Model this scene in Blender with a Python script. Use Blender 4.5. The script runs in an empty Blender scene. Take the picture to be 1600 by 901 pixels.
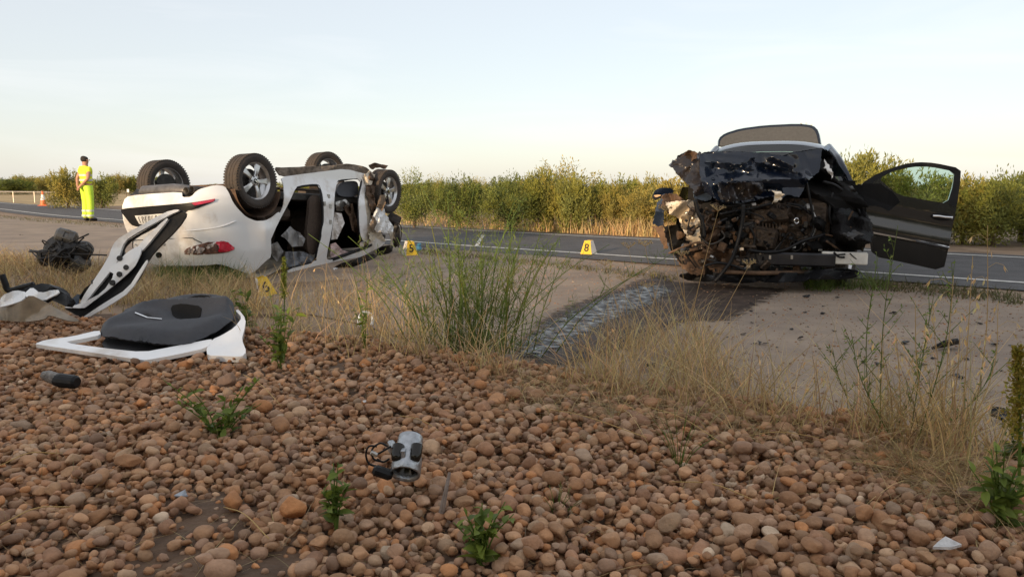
import bpy, math, random
import numpy as np
from mathutils import Matrix, Vector
from mathutils.geometry import delaunay_2d_cdt

# ------------------------------------------------------------------ camera, sky, sun, exposure
S = bpy.context.scene
COL = S.collection
F_PX, Y_HOR, CAM_H = 1180.0, 292.0, 0.92          # focal length in photo pixels, horizon row, eye height
TH = math.atan((450.5 - Y_HOR) / F_PX)
cam_data = bpy.data.cameras.new('camera'); cam = bpy.data.objects.new('camera', cam_data); COL.objects.link(cam)
cam_data.sensor_width = 36; cam_data.lens = 36 * F_PX / 1600
cam.location = (0, 0, CAM_H); cam.rotation_euler = (math.pi / 2 - TH, 0, 0)
cam_data.clip_start = 0.05; cam_data.clip_end = 6000
S.camera = cam
SUN_EL, SUN_AZ = math.radians(9.0), math.radians(209)      # azimuth clockwise from +Y: low sun behind and left of the camera
w = bpy.data.worlds.new('World'); S.world = w; w.use_nodes = True
nt = w.node_tree; bg = nt.nodes['Background']
sky = nt.nodes.new('ShaderNodeTexSky'); sky.sky_type = 'NISHITA'; sky.sun_disc = False
sky.sun_elevation = SUN_EL; sky.sun_rotation = SUN_AZ
sky.air_density = 1.0; sky.dust_density = 1.6; sky.ozone_density = 1.2; sky.altitude = 600
bg.inputs['Strength'].default_value = 0.15
# thin high cirrus veil over the whole sky
tc = nt.nodes.new('ShaderNodeTexCoord'); mp = nt.nodes.new('ShaderNodeMapping'); mp.inputs['Scale'].default_value = (1.2, 1.2, 9)
nz = nt.nodes.new('ShaderNodeTexNoise'); nz.inputs['Scale'].default_value = 2.2; nz.inputs['Detail'].default_value = 6; nz.inputs['Distortion'].default_value = .6
rmp = nt.nodes.new('ShaderNodeMapRange'); rmp.inputs[1].default_value = .46; rmp.inputs[2].default_value = .8; rmp.inputs[3].default_value = .52; rmp.inputs[4].default_value = .68
mx = nt.nodes.new('ShaderNodeMix'); mx.data_type = 'RGBA'; mx.inputs[7].default_value = (6.8, 6.72, 6.78, 1)
L = nt.links
L.new(tc.outputs['Generated'], mp.inputs[0]); L.new(mp.outputs[0], nz.inputs['Vector']); L.new(nz.outputs[0], rmp.inputs[0])
L.new(rmp.outputs[0], mx.inputs[0]); L.new(sky.outputs[0], mx.inputs[6]); L.new(mx.outputs[2], bg.inputs['Color'])
sd = bpy.data.lights.new('sun', 'SUN'); sun = bpy.data.objects.new('sun', sd); COL.objects.link(sun)
sd.energy = 5.0; sd.angle = math.radians(.6); sd.color = (1, .73, .46)
to_sun = Vector((math.sin(SUN_AZ) * math.cos(SUN_EL), math.cos(SUN_AZ) * math.cos(SUN_EL), math.sin(SUN_EL)))
sun.rotation_euler = to_sun.to_track_quat('Z', 'Y').to_euler(); sun.location = (-20, -40, 20)
S.view_settings.view_transform = 'Standard'; S.view_settings.look = 'None'; S.view_settings.gamma = 1
S.view_settings.use_curve_mapping = False
S.view_settings.exposure = 0.2

rng = np.random.default_rng(7); random.seed(7)
# ------------------------------------------------------------------ pixel geometry
CT, ST = math.cos(TH), math.sin(TH)
CAM = np.array([0, 0, CAM_H])
def rays(p):
    p = np.asarray(p, float).reshape(-1, 2)
    u = (p[:, 0] - 800) / F_PX; v = (450.5 - p[:, 1]) / F_PX
    return np.stack([u, CT + v * ST, -ST + v * CT], 1)
def G(px, py, z=0.0):
    d = rays((px, py))[0]; return CAM + d * ((z - CAM_H) / d[2])
def at_depth(p, Y):
    d = rays(p); return CAM + d * (np.asarray(Y) / d[:, 1])[:, None]
def D(px, py, Y): return at_depth((px, py), np.array([Y]))[0]
def on_plane(p, P0, n):
    d = rays(p); n = np.asarray(n, float); t = ((np.asarray(P0) - CAM) @ n) / (d @ n); return CAM + d * t[:, None]
def crop(x0, y0, s): return lambda pts: [(x0 + x * s, y0 + y * s) for x, y in pts]
c8 = crop(180, 230, .22203); c7 = crop(380, 240, .22203); z7 = crop(1020, 220, .2441); z8 = crop(1240, 220, .2441)
c3 = crop(0, 320, .31065); c2 = crop(1000, 180, .325); zd = crop(40, 440, .225); z4 = crop(0, 330, .2)

# ------------------------------------------------------------------ materials
MATS = {}
def mat(name, col, rough=.6, metal=0., var=.25, scale=8., bump=0., bscale=None, coat=0., spec=.5, trans=0., col2=None, tint=False, detail=6, sss=0, emit=None):
    if name in MATS: return MATS[name]
    m = bpy.data.materials.new(name); m.use_nodes = True; n = m.node_tree.nodes; l = m.node_tree.links
    b = n['Principled BSDF']
    b.inputs['Roughness'].default_value = rough; b.inputs['Metallic'].default_value = metal
    b.inputs['Coat Weight'].default_value = coat; b.inputs['Coat Roughness'].default_value = .06
    b.inputs['Specular IOR Level'].default_value = spec; b.inputs['Transmission Weight'].default_value = trans
    t = n.new('ShaderNodeTexCoord')
    a = n.new('ShaderNodeTexNoise'); a.inputs['Scale'].default_value = scale; a.inputs['Detail'].default_value = detail; a.inputs['Roughness'].default_value = .62
    l.new(t.outputs['Object'], a.inputs['Vector'])
    r = n.new('ShaderNodeValToRGB'); r.color_ramp.elements[0].position = .32; r.color_ramp.elements[1].position = .68
    c2_ = col2 or tuple(c * (1 - var) for c in col)
    hi = tuple(min(1, c * (1 + var * .5)) for c in col)
    r.color_ramp.elements[0].color = (*c2_, 1); r.color_ramp.elements[1].color = (*hi, 1)
    l.new(a.outputs['Fac'], r.inputs[0])
    out = r.outputs[0]
    if tint:
        at = n.new('ShaderNodeAttribute'); at.attribute_name = 'tint'
        mm = n.new('ShaderNodeMix'); mm.data_type = 'RGBA'; mm.blend_type = 'MULTIPLY'; mm.inputs[0].default_value = 1
        l.new(out, mm.inputs[6]); l.new(at.outputs['Color'], mm.inputs[7]); out = mm.outputs[2]
    l.new(out, b.inputs['Base Color'])
    if bump:
        k = n.new('ShaderNodeTexNoise'); k.inputs['Scale'].default_value = bscale or scale * 4; k.inputs['Detail'].default_value = 5
        l.new(t.outputs['Object'], k.inputs['Vector'])
        bp = n.new('ShaderNodeBump'); bp.inputs['Strength'].default_value = bump; bp.inputs['Distance'].default_value = .02
        l.new(k.outputs['Fac'], bp.inputs['Height']); l.new(bp.outputs[0], b.inputs['Normal'])
    MATS[name] = m; return m
def leafmat(name, col, var=.4, trans=.35):
    m = bpy.data.materials.new(name); m.use_nodes = True; n = m.node_tree.nodes; l = m.node_tree.links
    b = n['Principled BSDF']; b.inputs['Roughness'].default_value = .55; b.inputs['Specular IOR Level'].default_value = .3
    at = n.new('ShaderNodeAttribute'); at.attribute_name = 'tint'
    mm = n.new('ShaderNodeMix'); mm.data_type = 'RGBA'; mm.blend_type = 'MULTIPLY'; mm.inputs[0].default_value = 1
    mm.inputs[6].default_value = (*col, 1); l.new(at.outputs['Color'], mm.inputs[7]); l.new(mm.outputs[2], b.inputs['Base Color'])
    tr = n.new('ShaderNodeBsdfTranslucent'); l.new(mm.outputs[2], tr.inputs[0])
    ms = n.new('ShaderNodeMixShader'); ms.inputs[0].default_value = trans
    l.new(b.outputs[0], ms.inputs[1]); l.new(tr.outputs[0], ms.inputs[2]); l.new(ms.outputs[0], n['Material Output'].inputs[0])
    if 'olive' in name:                                        # every plant has its own green
        oi = n.new('ShaderNodeObjectInfo'); hs = n.new('ShaderNodeHueSaturation'); mr = n.new('ShaderNodeMapRange'); mr.inputs[3].default_value = .72; mr.inputs[4].default_value = 1.45; l.new(oi.outputs['Random'], mr.inputs[0]); l.new(mr.outputs[0], hs.inputs['Value'])
        mh = n.new('ShaderNodeMapRange'); mh.inputs[3].default_value = .56; mh.inputs[4].default_value = .485; l.new(oi.outputs['Random'], mh.inputs[0]); l.new(mh.outputs[0], hs.inputs['Hue']); l.new(mm.outputs[2], hs.inputs['Color']); l.new(hs.outputs[0], b.inputs['Base Color']); l.new(hs.outputs[0], tr.inputs[0])
    MATS[name] = m; return m
def glassmat(name, col, refl=.12):
    m = bpy.data.materials.new(name); m.use_nodes = True; n = m.node_tree.nodes; l = m.node_tree.links
    n.remove(n['Principled BSDF'])
    t = n.new('ShaderNodeBsdfTransparent'); t.inputs[0].default_value = (*col, 1)
    g = n.new('ShaderNodeBsdfGlossy'); g.inputs['Roughness'].default_value = .03
    f = n.new('ShaderNodeFresnel'); f.inputs[0].default_value = 1.5
    ms = n.new('ShaderNodeMixShader'); l.new(f.outputs[0], ms.inputs[0]); l.new(t.outputs[0], ms.inputs[1]); l.new(g.outputs[0], ms.inputs[2])
    l.new(ms.outputs[0], n['Material Output'].inputs[0]); MATS[name] = m; return m
WHITE = mat('white_paint', (.80, .80, .79), .30, var=.06, scale=2.2, coat=.6, bump=.02, bscale=3, col2=(.66, .63, .58))
_r = [n for n in WHITE.node_tree.nodes if n.type == 'VALTORGB'][0].color_ramp; _r.elements[0].position = .30; _r.elements[0].color = (.50, .43, .35, 1); _r.elements[1].position = .47
WDIRT = mat('dirty_white_metal', (.66, .58, .46), .6, var=.45, scale=9, bump=.25, bscale=22)
BLACKP = mat('black_plastic', (.009, .009, .010), .45, var=.4, scale=14, bump=.08, spec=.25)
RUBBER = mat('tyre_rubber', (.030, .026, .023), .82, var=.4, scale=20, bump=.3, bscale=60, col2=(.06, .045, .035))
ALLOY = mat('alloy_rim', (.62, .61, .60), .28, .85, var=.15, scale=12)
DARKM = mat('dark_metal', (.06, .055, .05), .5, .6, var=.5, scale=16, bump=.2)
RUST = mat('rusty_dirt_metal', (.125, .074, .043), .8, .2, var=.6, scale=12, bump=.5, bscale=30)
MUD = mat('mud_brown', (.20, .14, .09), .9, var=.5, scale=10, bump=.5)
STEEL = mat('bare_steel', (.45, .43, .40), .38, .9, var=.3, scale=15, bump=.1)
NAVY = mat('navy_paint', (.005, .009, .020), .2, .2, var=.35, scale=3, coat=.55, bump=.015, bscale=5, spec=.3)
NAVYD = mat('navy_scraped_paint', (.007, .008, .012), .30, .2, var=.5, scale=12, coat=.4, spec=.35, bump=.3, bscale=26, col2=(.03, .022, .016))
GREYT = mat('charcoal_trim', (.032, .034, .041), .62, var=.2, scale=30, bump=.12, bscale=160)
INTER = mat('dark_interior', (.009, .0085, .0085), .85, var=.5, scale=9, spec=.2)
SEATM = mat('brown_seat_fabric', (.075, .052, .038), .9, var=.3, scale=40, bump=.2)
CLOTH = mat('airbag_cloth', (.70, .66, .62), .85, var=.2, scale=6, bump=.2)
REDL = mat('red_lens', (.62, .012, .045), .15, var=.3, scale=18, coat=1)
CHROME = mat('chrome', (.75, .75, .75), .12, 1., var=.06)
GLASS = glassmat('window_glass', (.78, .90, .88)); GLASSD = glassmat('windscreen_glass', (.30, .42, .38))
PLATE = mat('plate_white', (.62, .62, .60), .5, var=.12, scale=20)
BEIGE = mat('beige_plastic', (.36, .29, .20), .6, var=.35, scale=7, bump=.1)
YELL = mat('marker_yellow', (.80, .52, .03), .5, var=.1); MWHITE = mat('marker_white', (.75, .73, .70), .6, var=.08)
BLK = mat('black_ink', (.01, .01, .01), .6, var=.1)
STRAW = leafmat('dry_straw', (.56, .40, .19), trans=.25); GREEN = leafmat('green_weed', (.14, .19, .042)); FENNEL = leafmat('fennel_green', (.15, .20, .045), trans=.2)
OLIVE = leafmat('olive_foliage', (.225, .205, .055), trans=.35); BARK = mat('bark', (.13, .095, .065), .9, var=.5, scale=14, bump=.6)
STONE = mat('river_stone', (.62, .58, .54), .78, var=.28, scale=22, bump=.35, bscale=70, tint=True)
SOIL = mat('red_brown_soil', (.13, .078, .046), .95, var=.5, scale=9, bump=.7, bscale=35)

# ------------------------------------------------------------------ object helpers
def empty(name, loc, label, cat, group=None):
    o = bpy.data.objects.new(name, None); COL.objects.link(o); o.location = loc; o['label'] = label; o['category'] = cat
    if group: o['group'] = group
    return o
def tag(o, label=None, cat=None, group=None, kind=None):
    for k, v in (('label', label), ('category', cat), ('group', group), ('kind', kind)):
        if v: o[k] = v
    return o
def mesh_obj(name, V, Fc, m, root=None, parent=None, smooth=True, tint=None):
    V = np.asarray(V, float).reshape(-1, 3)
    me = bpy.data.meshes.new(name)
    if root is not None: V = V - np.array(root.location)
    if isinstance(Fc, np.ndarray):
        k = Fc.shape[1]; nf = len(Fc)
        me.vertices.add(len(V)); me.vertices.foreach_set('co', V.astype(np.float32).ravel())
        me.loops.add(nf * k); me.loops.foreach_set('vertex_index', Fc.astype(np.int32).ravel())
        me.polygons.add(nf); me.polygons.foreach_set('loop_start', np.arange(0, nf * k, k, dtype=np.int32))
        me.update(calc_edges=True)
    else:
        me.from_pydata(V.tolist(), [], [list(map(int, f)) for f in Fc])
    me.materials.append(m)
    me.polygons.foreach_set('use_smooth', [bool(smooth)] * len(me.polygons))
    if tint is not None:
        a = me.color_attributes.new('tint', 'FLOAT_COLOR', 'POINT')
        t = np.ones((len(V), 4), np.float32); t[:, :3] = tint; a.data.foreach_set('color', t.ravel())
    me.update()
    o = bpy.data.objects.new(name, me); COL.objects.link(o)
    if parent is not None: o.parent = parent
    elif root is not None: o.parent = root
    return o
class MB:
    def __init__(s): s.v = []; s.f = []; s.n = 0; s.t = []
    def add(s, V, Fc, tint=None):
        V = np.asarray(V, float).reshape(-1, 3); s.v.append(V); s.f += [tuple(int(i) + s.n for i in f) for f in Fc]; s.n += len(V)
        s.t.append(np.tile(np.asarray(tint if tint is not None else (1, 1, 1), float), (len(V), 1))); return s
    def box(s, c, size, R=None, bev=.12, tint=None):
        a = np.array(size, float) / 2; b = min(a) * bev * 2
        V = []
        for sx in (-1, 1):
            for sy in (-1, 1):
                for sz in (-1, 1):
                    g = np.array((sx, sy, sz)); V += [g * a - g * np.array(k) * b for k in ((0, 1, 1), (1, 0, 1), (1, 1, 0))]
        V = np.array(V); idx = lambda sx, sy, sz, k: ((sx > 0) * 4 + (sy > 0) * 2 + (sz > 0)) * 3 + k
        Fc = []
        for sgn in (-1, 1):
            q = [(-1, -1), (1, -1), (1, 1), (-1, 1)]
            f = [idx(sgn, a_, b_, 0) for a_, b_ in q]; Fc.append(f if sgn > 0 else f[::-1])
            f = [idx(a_, sgn, b_, 1) for a_, b_ in q]; Fc.append(f[::-1] if sgn > 0 else f)
            f = [idx(a_, b_, sgn, 2) for a_, b_ in q]; Fc.append(f if sgn > 0 else f[::-1])
        for p in (-1, 1):
            for q in (-1, 1):
                Fc.append([idx(-1, p, q, 1), idx(1, p, q, 1), idx(1, p, q, 2), idx(-1, p, q, 2)])
                Fc.append([idx(p, -1, q, 0), idx(p, 1, q, 0), idx(p, 1, q, 2), idx(p, -1, q, 2)])
                Fc.append([idx(p, q, -1, 0), idx(p, q, 1, 0), idx(p, q, 1, 1), idx(p, q, -1, 1)])
                for r in (-1, 1):
                    if p == 1 or 1: pass
        for sx in (-1, 1):
            for sy in (-1, 1):
                for sz in (-1, 1): Fc.append([idx(sx, sy, sz, 0), idx(sx, sy, sz, 1), idx(sx, sy, sz, 2)])
        if R is not None: V = V @ np.asarray(R).T
        return s.add(V + np.array(c, float), Fc, tint)
    def tube(s, path, r, seg=8, cap=True, tint=None):
        P = np.asarray(path, float); n = len(P); r = np.broadcast_to(np.asarray(r, float), (n,))
        T = np.gradient(P, axis=0); T /= np.linalg.norm(T, axis=1)[:, None] + 1e-12
        ref = np.array([0, 0, 1.]) if abs(T[0][2]) < .9 else np.array([1., 0, 0])
        V = []; u = np.cross(T[0], ref); u /= np.linalg.norm(u)
        for i in range(n):
            u = u - T[i] * (u @ T[i]); u /= np.linalg.norm(u) + 1e-12; v_ = np.cross(T[i], u)
            for k in range(seg):
                an = 2 * math.pi * k / seg; V.append(P[i] + (u * math.cos(an) + v_ * math.sin(an)) * r[i])
        Fc = [(i * seg + k, i * seg + (k + 1) % seg, (i + 1) * seg + (k + 1) % seg, (i + 1) * seg + k) for i in range(n - 1) for k in range(seg)]
        if cap: Fc += [tuple(range(seg))[::-1], tuple((n - 1) * seg + k for k in range(seg))]
        return s.add(V, Fc, tint)
    def lathe(s, prof, seg=48, M=None, closed=False, tint=None):   # profile (radius, y) about local y
        V = []
        for k in range(seg):
            an = 2 * math.pi * k / seg
            V += [(r * math.cos(an), y, r * math.sin(an)) for r, y in prof]
        n = len(prof); m = n if closed else n - 1
        Fc = [(k * n + i, k * n + (i + 1) % n, ((k + 1) % seg) * n + (i + 1) % n, ((k + 1) % seg) * n + i) for k in range(seg) for i in range(m)]
        V = np.array(V)
        if M is not None: V = xf(M, V)
        return s.add(V, Fc, tint)
    def build(s, name, m, root=None, parent=None, smooth=False, tint=False):
        return mesh_obj(name, np.concatenate(s.v), s.f, m, root, parent, smooth, np.concatenate(s.t) if tint else None)
def xf(M, V): M = np.asarray(M); return np.asarray(V) @ M[:3, :3].T + M[:3, 3]
def frame(o, x, y, z): M = np.eye(4); M[:3, 0] = x; M[:3, 1] = y; M[:3, 2] = z; M[:3, 3] = o; return M
def unit(v): v = np.asarray(v, float); return v / np.linalg.norm(v)
def rotm(axis, deg): return np.array(Matrix.Rotation(math.radians(deg), 3, Vector(axis)))
def inside(P, poly):
    P = np.asarray(P); poly = np.asarray(poly); x, y = P[:, 0], P[:, 1]; r = np.zeros(len(P), bool); j = len(poly) - 1
    for i in range(len(poly)):
        xi, yi = poly[i]; xj, yj = poly[j]
        c = ((yi > y) != (yj > y)) & (x < (xj - xi) * (y - yi) / (yj - yi + 1e-12) + xi); r ^= c; j = i
    return r
def smooth_poly(poly, it=1):
    P = np.asarray(poly, float)
    for _ in range(it):
        Q = np.roll(P, -1, 0); P = np.stack([.8 * P + .2 * Q, .2 * P + .8 * Q], 1).reshape(-1, 2)
    return P
def triang(poly, holes=(), cell=4., round_=1, jag=0., seed=0):
    loops = [smooth_poly(poly, round_)] + [smooth_poly(h, round_) for h in holes]
    pts = []; edges = []
    for lp in loops:
        s0 = len(pts); q = []
        for i in range(len(lp)):
            a, b = lp[i], lp[(i + 1) % len(lp)]; n = max(1, int(np.linalg.norm(b - a) / cell))
            q += [a + (b - a) * k / n for k in range(n)]
        if jag: q = [p + d for p, d in zip(q, np.random.default_rng(seed + len(q)).normal(size=(len(q), 2)) * jag)]; lp[:] = lp
        if jag: jl = np.array(q)
        pts += q; m = len(q); edges += [(s0 + i, s0 + (i + 1) % m) for i in range(m)]
    if jag: loops[0] = jl
    B = np.array(pts); lo, hi = B.min(0), B.max(0)
    gx, gy = np.meshgrid(np.arange(lo[0], hi[0], cell), np.arange(lo[1], hi[1], cell)); g = np.stack([gx.ravel(), gy.ravel()], 1)
    g = g + (np.random.default_rng(len(g)).random(g.shape) - .5) * cell * .45
    k = inside(g, loops[0])
    for h in loops[1:]: k &= ~inside(g, h)
    g = g[k]
    if len(g): dd = np.sqrt(((g[:, None] - B[None]) ** 2).sum(2)).min(1); g = g[dd > cell * .45]
    allp = [Vector(p) for p in pts] + [Vector(p) for p in g]
    r = delaunay_2d_cdt(allp, edges, [], 0, 1e-5)
    V = np.array([tuple(v) for v in r[0]]); T = np.array([tuple(f) for f in r[2]])
    c = V[T].mean(1); k = inside(c, loops[0])
    for h in loops[1:]: k &= ~inside(c, h)
    return V, T[k]
def thicken(P, T, th, away=None):
    e1 = P[T[:, 1]] - P[T[:, 0]]; e2 = P[T[:, 2]] - P[T[:, 0]]; fn = np.cross(e1, e2)
    c = P[T].mean(1); ref = CAM if away is None else away
    if ((ref - c) * fn).sum() < 0: T = T[:, ::-1]; fn = -fn
    vn = np.zeros_like(P)
    for i in range(3): np.add.at(vn, T[:, i], fn)
    vn /= np.linalg.norm(vn, axis=1)[:, None] + 1e-12
    n = len(P); B = P - vn * th
    E = np.concatenate([T[:, [0, 1]], T[:, [1, 2]], T[:, [2, 0]]]); key = {}
    for a, b in E: key[(a, b)] = 1
    side = [(b, a, a + n, b + n) for a, b in key if (b, a) not in key]
    Fc = [tuple(t) for t in T] + [tuple(t[::-1] + n) for t in T] + side
    return np.concatenate([P, B]), Fc
def folds(P, amp, size, seed, n=5):
    r = np.random.default_rng(seed); o = np.zeros(len(P))
    for i in range(n):
        k = unit(r.normal(size=3)) / (size * (.5 + r.random())); ph = (P @ k + r.random() * 2) % 2
        o += amp * (.4 + r.random()) * (np.abs(ph - 1) - .5)
    return o
def px_sheet(name, poly, mapf, m, root, parent=None, holes=(), cell=4., th=.006, crumple=0, csize=.15, seed=1, smooth=True, round_=1, off=0., jag=0.):
    V, T = triang(poly, holes, cell, round_, jag, seed)
    P = mapf(V)
    if crumple or off:
        d = rays(V); d /= np.linalg.norm(d, axis=1)[:, None]
        P = P + d * ((folds(P, crumple, csize, seed) if crumple else 0) - off)[:, None] if crumple else P - d * off
    W, Fc = thicken(P, T, th)
    o = mesh_obj(name, W, Fc, m, root, parent, smooth)
    if smooth: o.data.set_sharp_from_angle(angle=math.radians(38))
    return o
def px_tube(mb, pts, depth, r, seg=8, sub=6, tint=None):
    P = at_depth(pts, np.broadcast_to(np.asarray(depth, float), (len(pts),)))
    return mb.tube(spline(P, sub), r, seg, tint=tint)
def spline(P, sub=6):
    P = np.asarray(P, float); Q = np.concatenate([[2 * P[0] - P[1]], P, [2 * P[-1] - P[-2]]]); o = []
    for i in range(1, len(Q) - 2):
        for k in range(sub):
            t = k / sub; a, b, c, d = Q[i - 1:i + 3]
            o.append(.5 * (2 * b + (c - a) * t + (2 * a - 5 * b + 4 * c - d) * t * t + (3 * b - a - 3 * c + d) * t ** 3))
    o.append(P[-1]); return np.array(o)

# ------------------------------------------------------------------ setting: ground, pad, road
def noise2(x, y, seed, scale):
    r = np.random.default_rng(seed); o = 0
    for i in range(6):
        k = r.normal(size=2) / scale * (1 + .6 * i); o = o + np.sin(x * k[0] + y * k[1] + r.random() * 6.3) / (1 + .5 * i)
    return o / 3
def dip(x, y): return -.16 * np.exp(-(((x + 2.6) / 1.5) ** 2 + ((y - 7.9) / 1.3) ** 2))
def flat_sheet(name, poly, z, m, kind='structure', cell=1.0, wob=0, seed=3, root=None, holes=()):
    V, T = triang(poly, holes, cell, 0)
    if wob: V = V + np.stack([noise2(V[:, 0], V[:, 1], seed, .12), noise2(V[:, 0], V[:, 1], seed + 1, .12)], 1) * wob
    P = np.concatenate([V, (z + dip(V[:, 0], V[:, 1]))[:, None]], 1)
    n = np.cross(P[T[:, 1]] - P[T[:, 0]], P[T[:, 2]] - P[T[:, 0]])[:, 2]; T = np.where((n < 0)[:, None], T[:, ::-1], T)
    o = mesh_obj(name, P, T, m, root, smooth=False)
    if kind: o['kind'] = kind
    return o
FIELD = mat('dry_field', (.42, .30, .14), .95, var=.4, scale=.5, bump=.6, bscale=20, col2=(.24, .17, .085), detail=10)
GROUND = mat('bare_dry_soil', (.27, .19, .125), .95, var=.45, scale=2.2, bump=.7, bscale=30, col2=(.16, .105, .065), detail=9)
PAD = mat('dusty_concrete', (.285, .218, .158), .92, var=.3, scale=1.6, bump=.35, bscale=45, col2=(.19, .145, .112), detail=15)
ASPH = mat('asphalt', (.085, .080, .078), .8, var=.3, scale=3, bump=.6, bscale=90, col2=(.055, .052, .052), detail=12)
PAINT = mat('road_paint', (.62, .60, .55), .7, var=.35, scale=30)
flat_sheet('field', [(-2500, -400), (2500, -400), (2500, 4000), (-2500, 4000)], -.012, FIELD, cell=500, holes=[[(-24, -28), (24, -28), (24, 10.5), (1, 28), (-14, 37), (-24, 32)]])
flat_sheet('ground', [(-26, -30), (26, -30), (26, 11), (2, 30), (-14, 40), (-26, 34)], -.006, GROUND, cell=.7)
near_line = spline(np.array([(40, -22.5, 0), (12, 1.3, 0), (4.92, 7.2, 0), (1.06, 10.4, 0), (-1.73, 12.73, 0), (-10.7, 20.9, 0), (-20.6, 30.9, 0), (-60, 76, 0), (-260, 330, 0)], float), 10)[:, :2]
tg = np.gradient(near_line, axis=0); tg /= np.linalg.norm(tg, axis=1)[:, None]; nrm_ = np.stack([tg[:, 1], -tg[:, 0]], 1)
nrm_ *= np.sign(nrm_[:, 1])[:, None]
def strip(name, a, b, z, m, root=None, rough=0):
    A = near_line + nrm_ * a; B = near_line + nrm_ * b
    if rough: A = A + nrm_ * (noise2(A[:, 0], A[:, 1], 4, .4) * rough)[:, None]
    n = len(A); V = np.concatenate([np.c_[A, np.full(n, z)], np.c_[B, np.full(n, z)]])
    return mesh_obj(name, V, np.array([(i, i + 1, n + i + 1, n + i) for i in range(n - 1)]), m, root, smooth=False)
road = tag(strip('road', -.62, 3.55, .006, ASPH), kind='structure')
for a, nm in ((-.05, 'edge_line'), (3.05, 'edge_line')):
    o = strip(nm, a, a + .11, .011, PAINT); o.parent = road
dm = MB(); q = [G(742, 385), G(747.5, 385), G(757.5, 368), G(752, 368)]
dm.add([(p[0], p[1], .0112) for p in q], [(0, 1, 2, 3)]); o = dm.build('painted_dash', PAINT); o.parent = road
pad_px = [(1600, 470), (1400, 452), (1100, 424), (900, 404), (700, 386), (620, 383), (400, 368), (190, 352), (0, 338)]
pad_w = [tuple(G(*p)[:2]) for p in pad_px]
pad_w = [(9.5, 2.3)] + pad_w + [(-30, 38)]
edge_px = [(-250, 420), (0, 398), (160, 415), (380, 470), (560, 505), (700, 552), (850, 585), (1000, 606), (1150, 628), (1300, 655), (1450, 690), (1600, 745), (1800, 830)]
gr_edge = [tuple(G(*p)[:2]) for p in edge_px]
flat_sheet('concrete_apron', pad_w + gr_edge + [(9.5, .5)], .001, PAD, cell=.35)
# wet spill that ran out of the dark car
def stainmat(name, col, r_lo, r_hi, spec, nscale):
    m = mat(name, col, .5, var=.5, scale=6, bump=.10, bscale=40, spec=spec); n = m.node_tree.nodes; l = m.node_tree.links; b = n['Principled BSDF']
    t = n.new('ShaderNodeTexCoord'); a = n.new('ShaderNodeTexNoise'); a.inputs['Scale'].default_value = nscale; a.inputs['Detail'].default_value = 7; l.new(t.outputs['Object'], a.inputs['Vector'])
    mr = n.new('ShaderNodeMapRange'); mr.inputs[1].default_value = .36; mr.inputs[2].default_value = .68; mr.inputs[3].default_value = r_lo; mr.inputs[4].default_value = r_hi; l.new(a.outputs[0], mr.inputs[0]); l.new(mr.outputs[0], b.inputs['Roughness'])
    at = n.new('ShaderNodeAttribute'); at.attribute_name = 'tint'; a2 = n.new('ShaderNodeTexNoise'); a2.inputs['Scale'].default_value = 14; a2.inputs['Detail'].default_value = 8; l.new(t.outputs['Object'], a2.inputs['Vector'])
    ad = n.new('ShaderNodeMath'); ad.operation = 'ADD'; l.new(at.outputs['Fac'], ad.inputs[0]); l.new(a2.outputs[0], ad.inputs[1]); mr2 = n.new('ShaderNodeMapRange'); mr2.inputs[1].default_value = .55; mr2.inputs[2].default_value = .95; l.new(ad.outputs[0], mr2.inputs[0]); l.new(mr2.outputs[0], b.inputs['Alpha'])
    return m
SPILL = stainmat('wet_spill', (.026, .022, .021), .20, .85, .35, 16); DAMP = stainmat('damp_stain', (.070, .050, .039), .6, .85, .2, 5)
def fade(o, poly, wd):
    P = np.array([v.co[:2] for v in o.data.vertices]); B = np.array(poly); d = np.full(len(P), 9.)
    for i in range(len(B)):
        a, b = B[i], B[(i + 1) % len(B)]; t = np.clip(((P - a) @ (b - a)) / ((b - a) @ (b - a)), 0, 1); d = np.minimum(d, np.linalg.norm(P - a - t[:, None] * (b - a), axis=1))
    f = np.clip(d / wd, 0, 1); c = np.ones((len(P), 4), np.float32); c[:, :3] = f[:, None]; o.data.color_attributes.new('tint', 'FLOAT_COLOR', 'POINT').data.foreach_set('color', c.ravel())
sp_px = [(1035, 425), (1060, 440), (1160, 445), (1240, 452), (1212, 465), (1180, 486), (1150, 503), (1085, 505), (1040, 520), (1000, 545), (900, 575), (840, 578), (796, 560), (800, 540), (830, 505), (870, 480), (925, 462), (985, 440)]
o = flat_sheet('damp_stain', [tuple(G(*p)[:2]) for p in sp_px], .004, DAMP, kind=None, cell=.05)
fade(o, [tuple(G(*p)[:2]) for p in sp_px], .30); tag(o, 'dark damp stain on the concrete running out from under the dark wreck', 'stain')
sp2 = [(1030, 445), (1060, 455), (1020, 478), (965, 502), (900, 538), (850, 562), (796, 556), (805, 537), (850, 505), (905, 480), (950, 460), (1000, 446)]
o = flat_sheet('fluid_puddle', [tuple(G(*p)[:2]) for p in sp2], .0065, SPILL, kind=None, cell=.035, seed=9)
fade(o, [tuple(G(*p)[:2]) for p in sp2], .22); tag(o, 'glossy puddle of engine fluid reflecting sky inside the damp stain', 'puddle')

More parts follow.
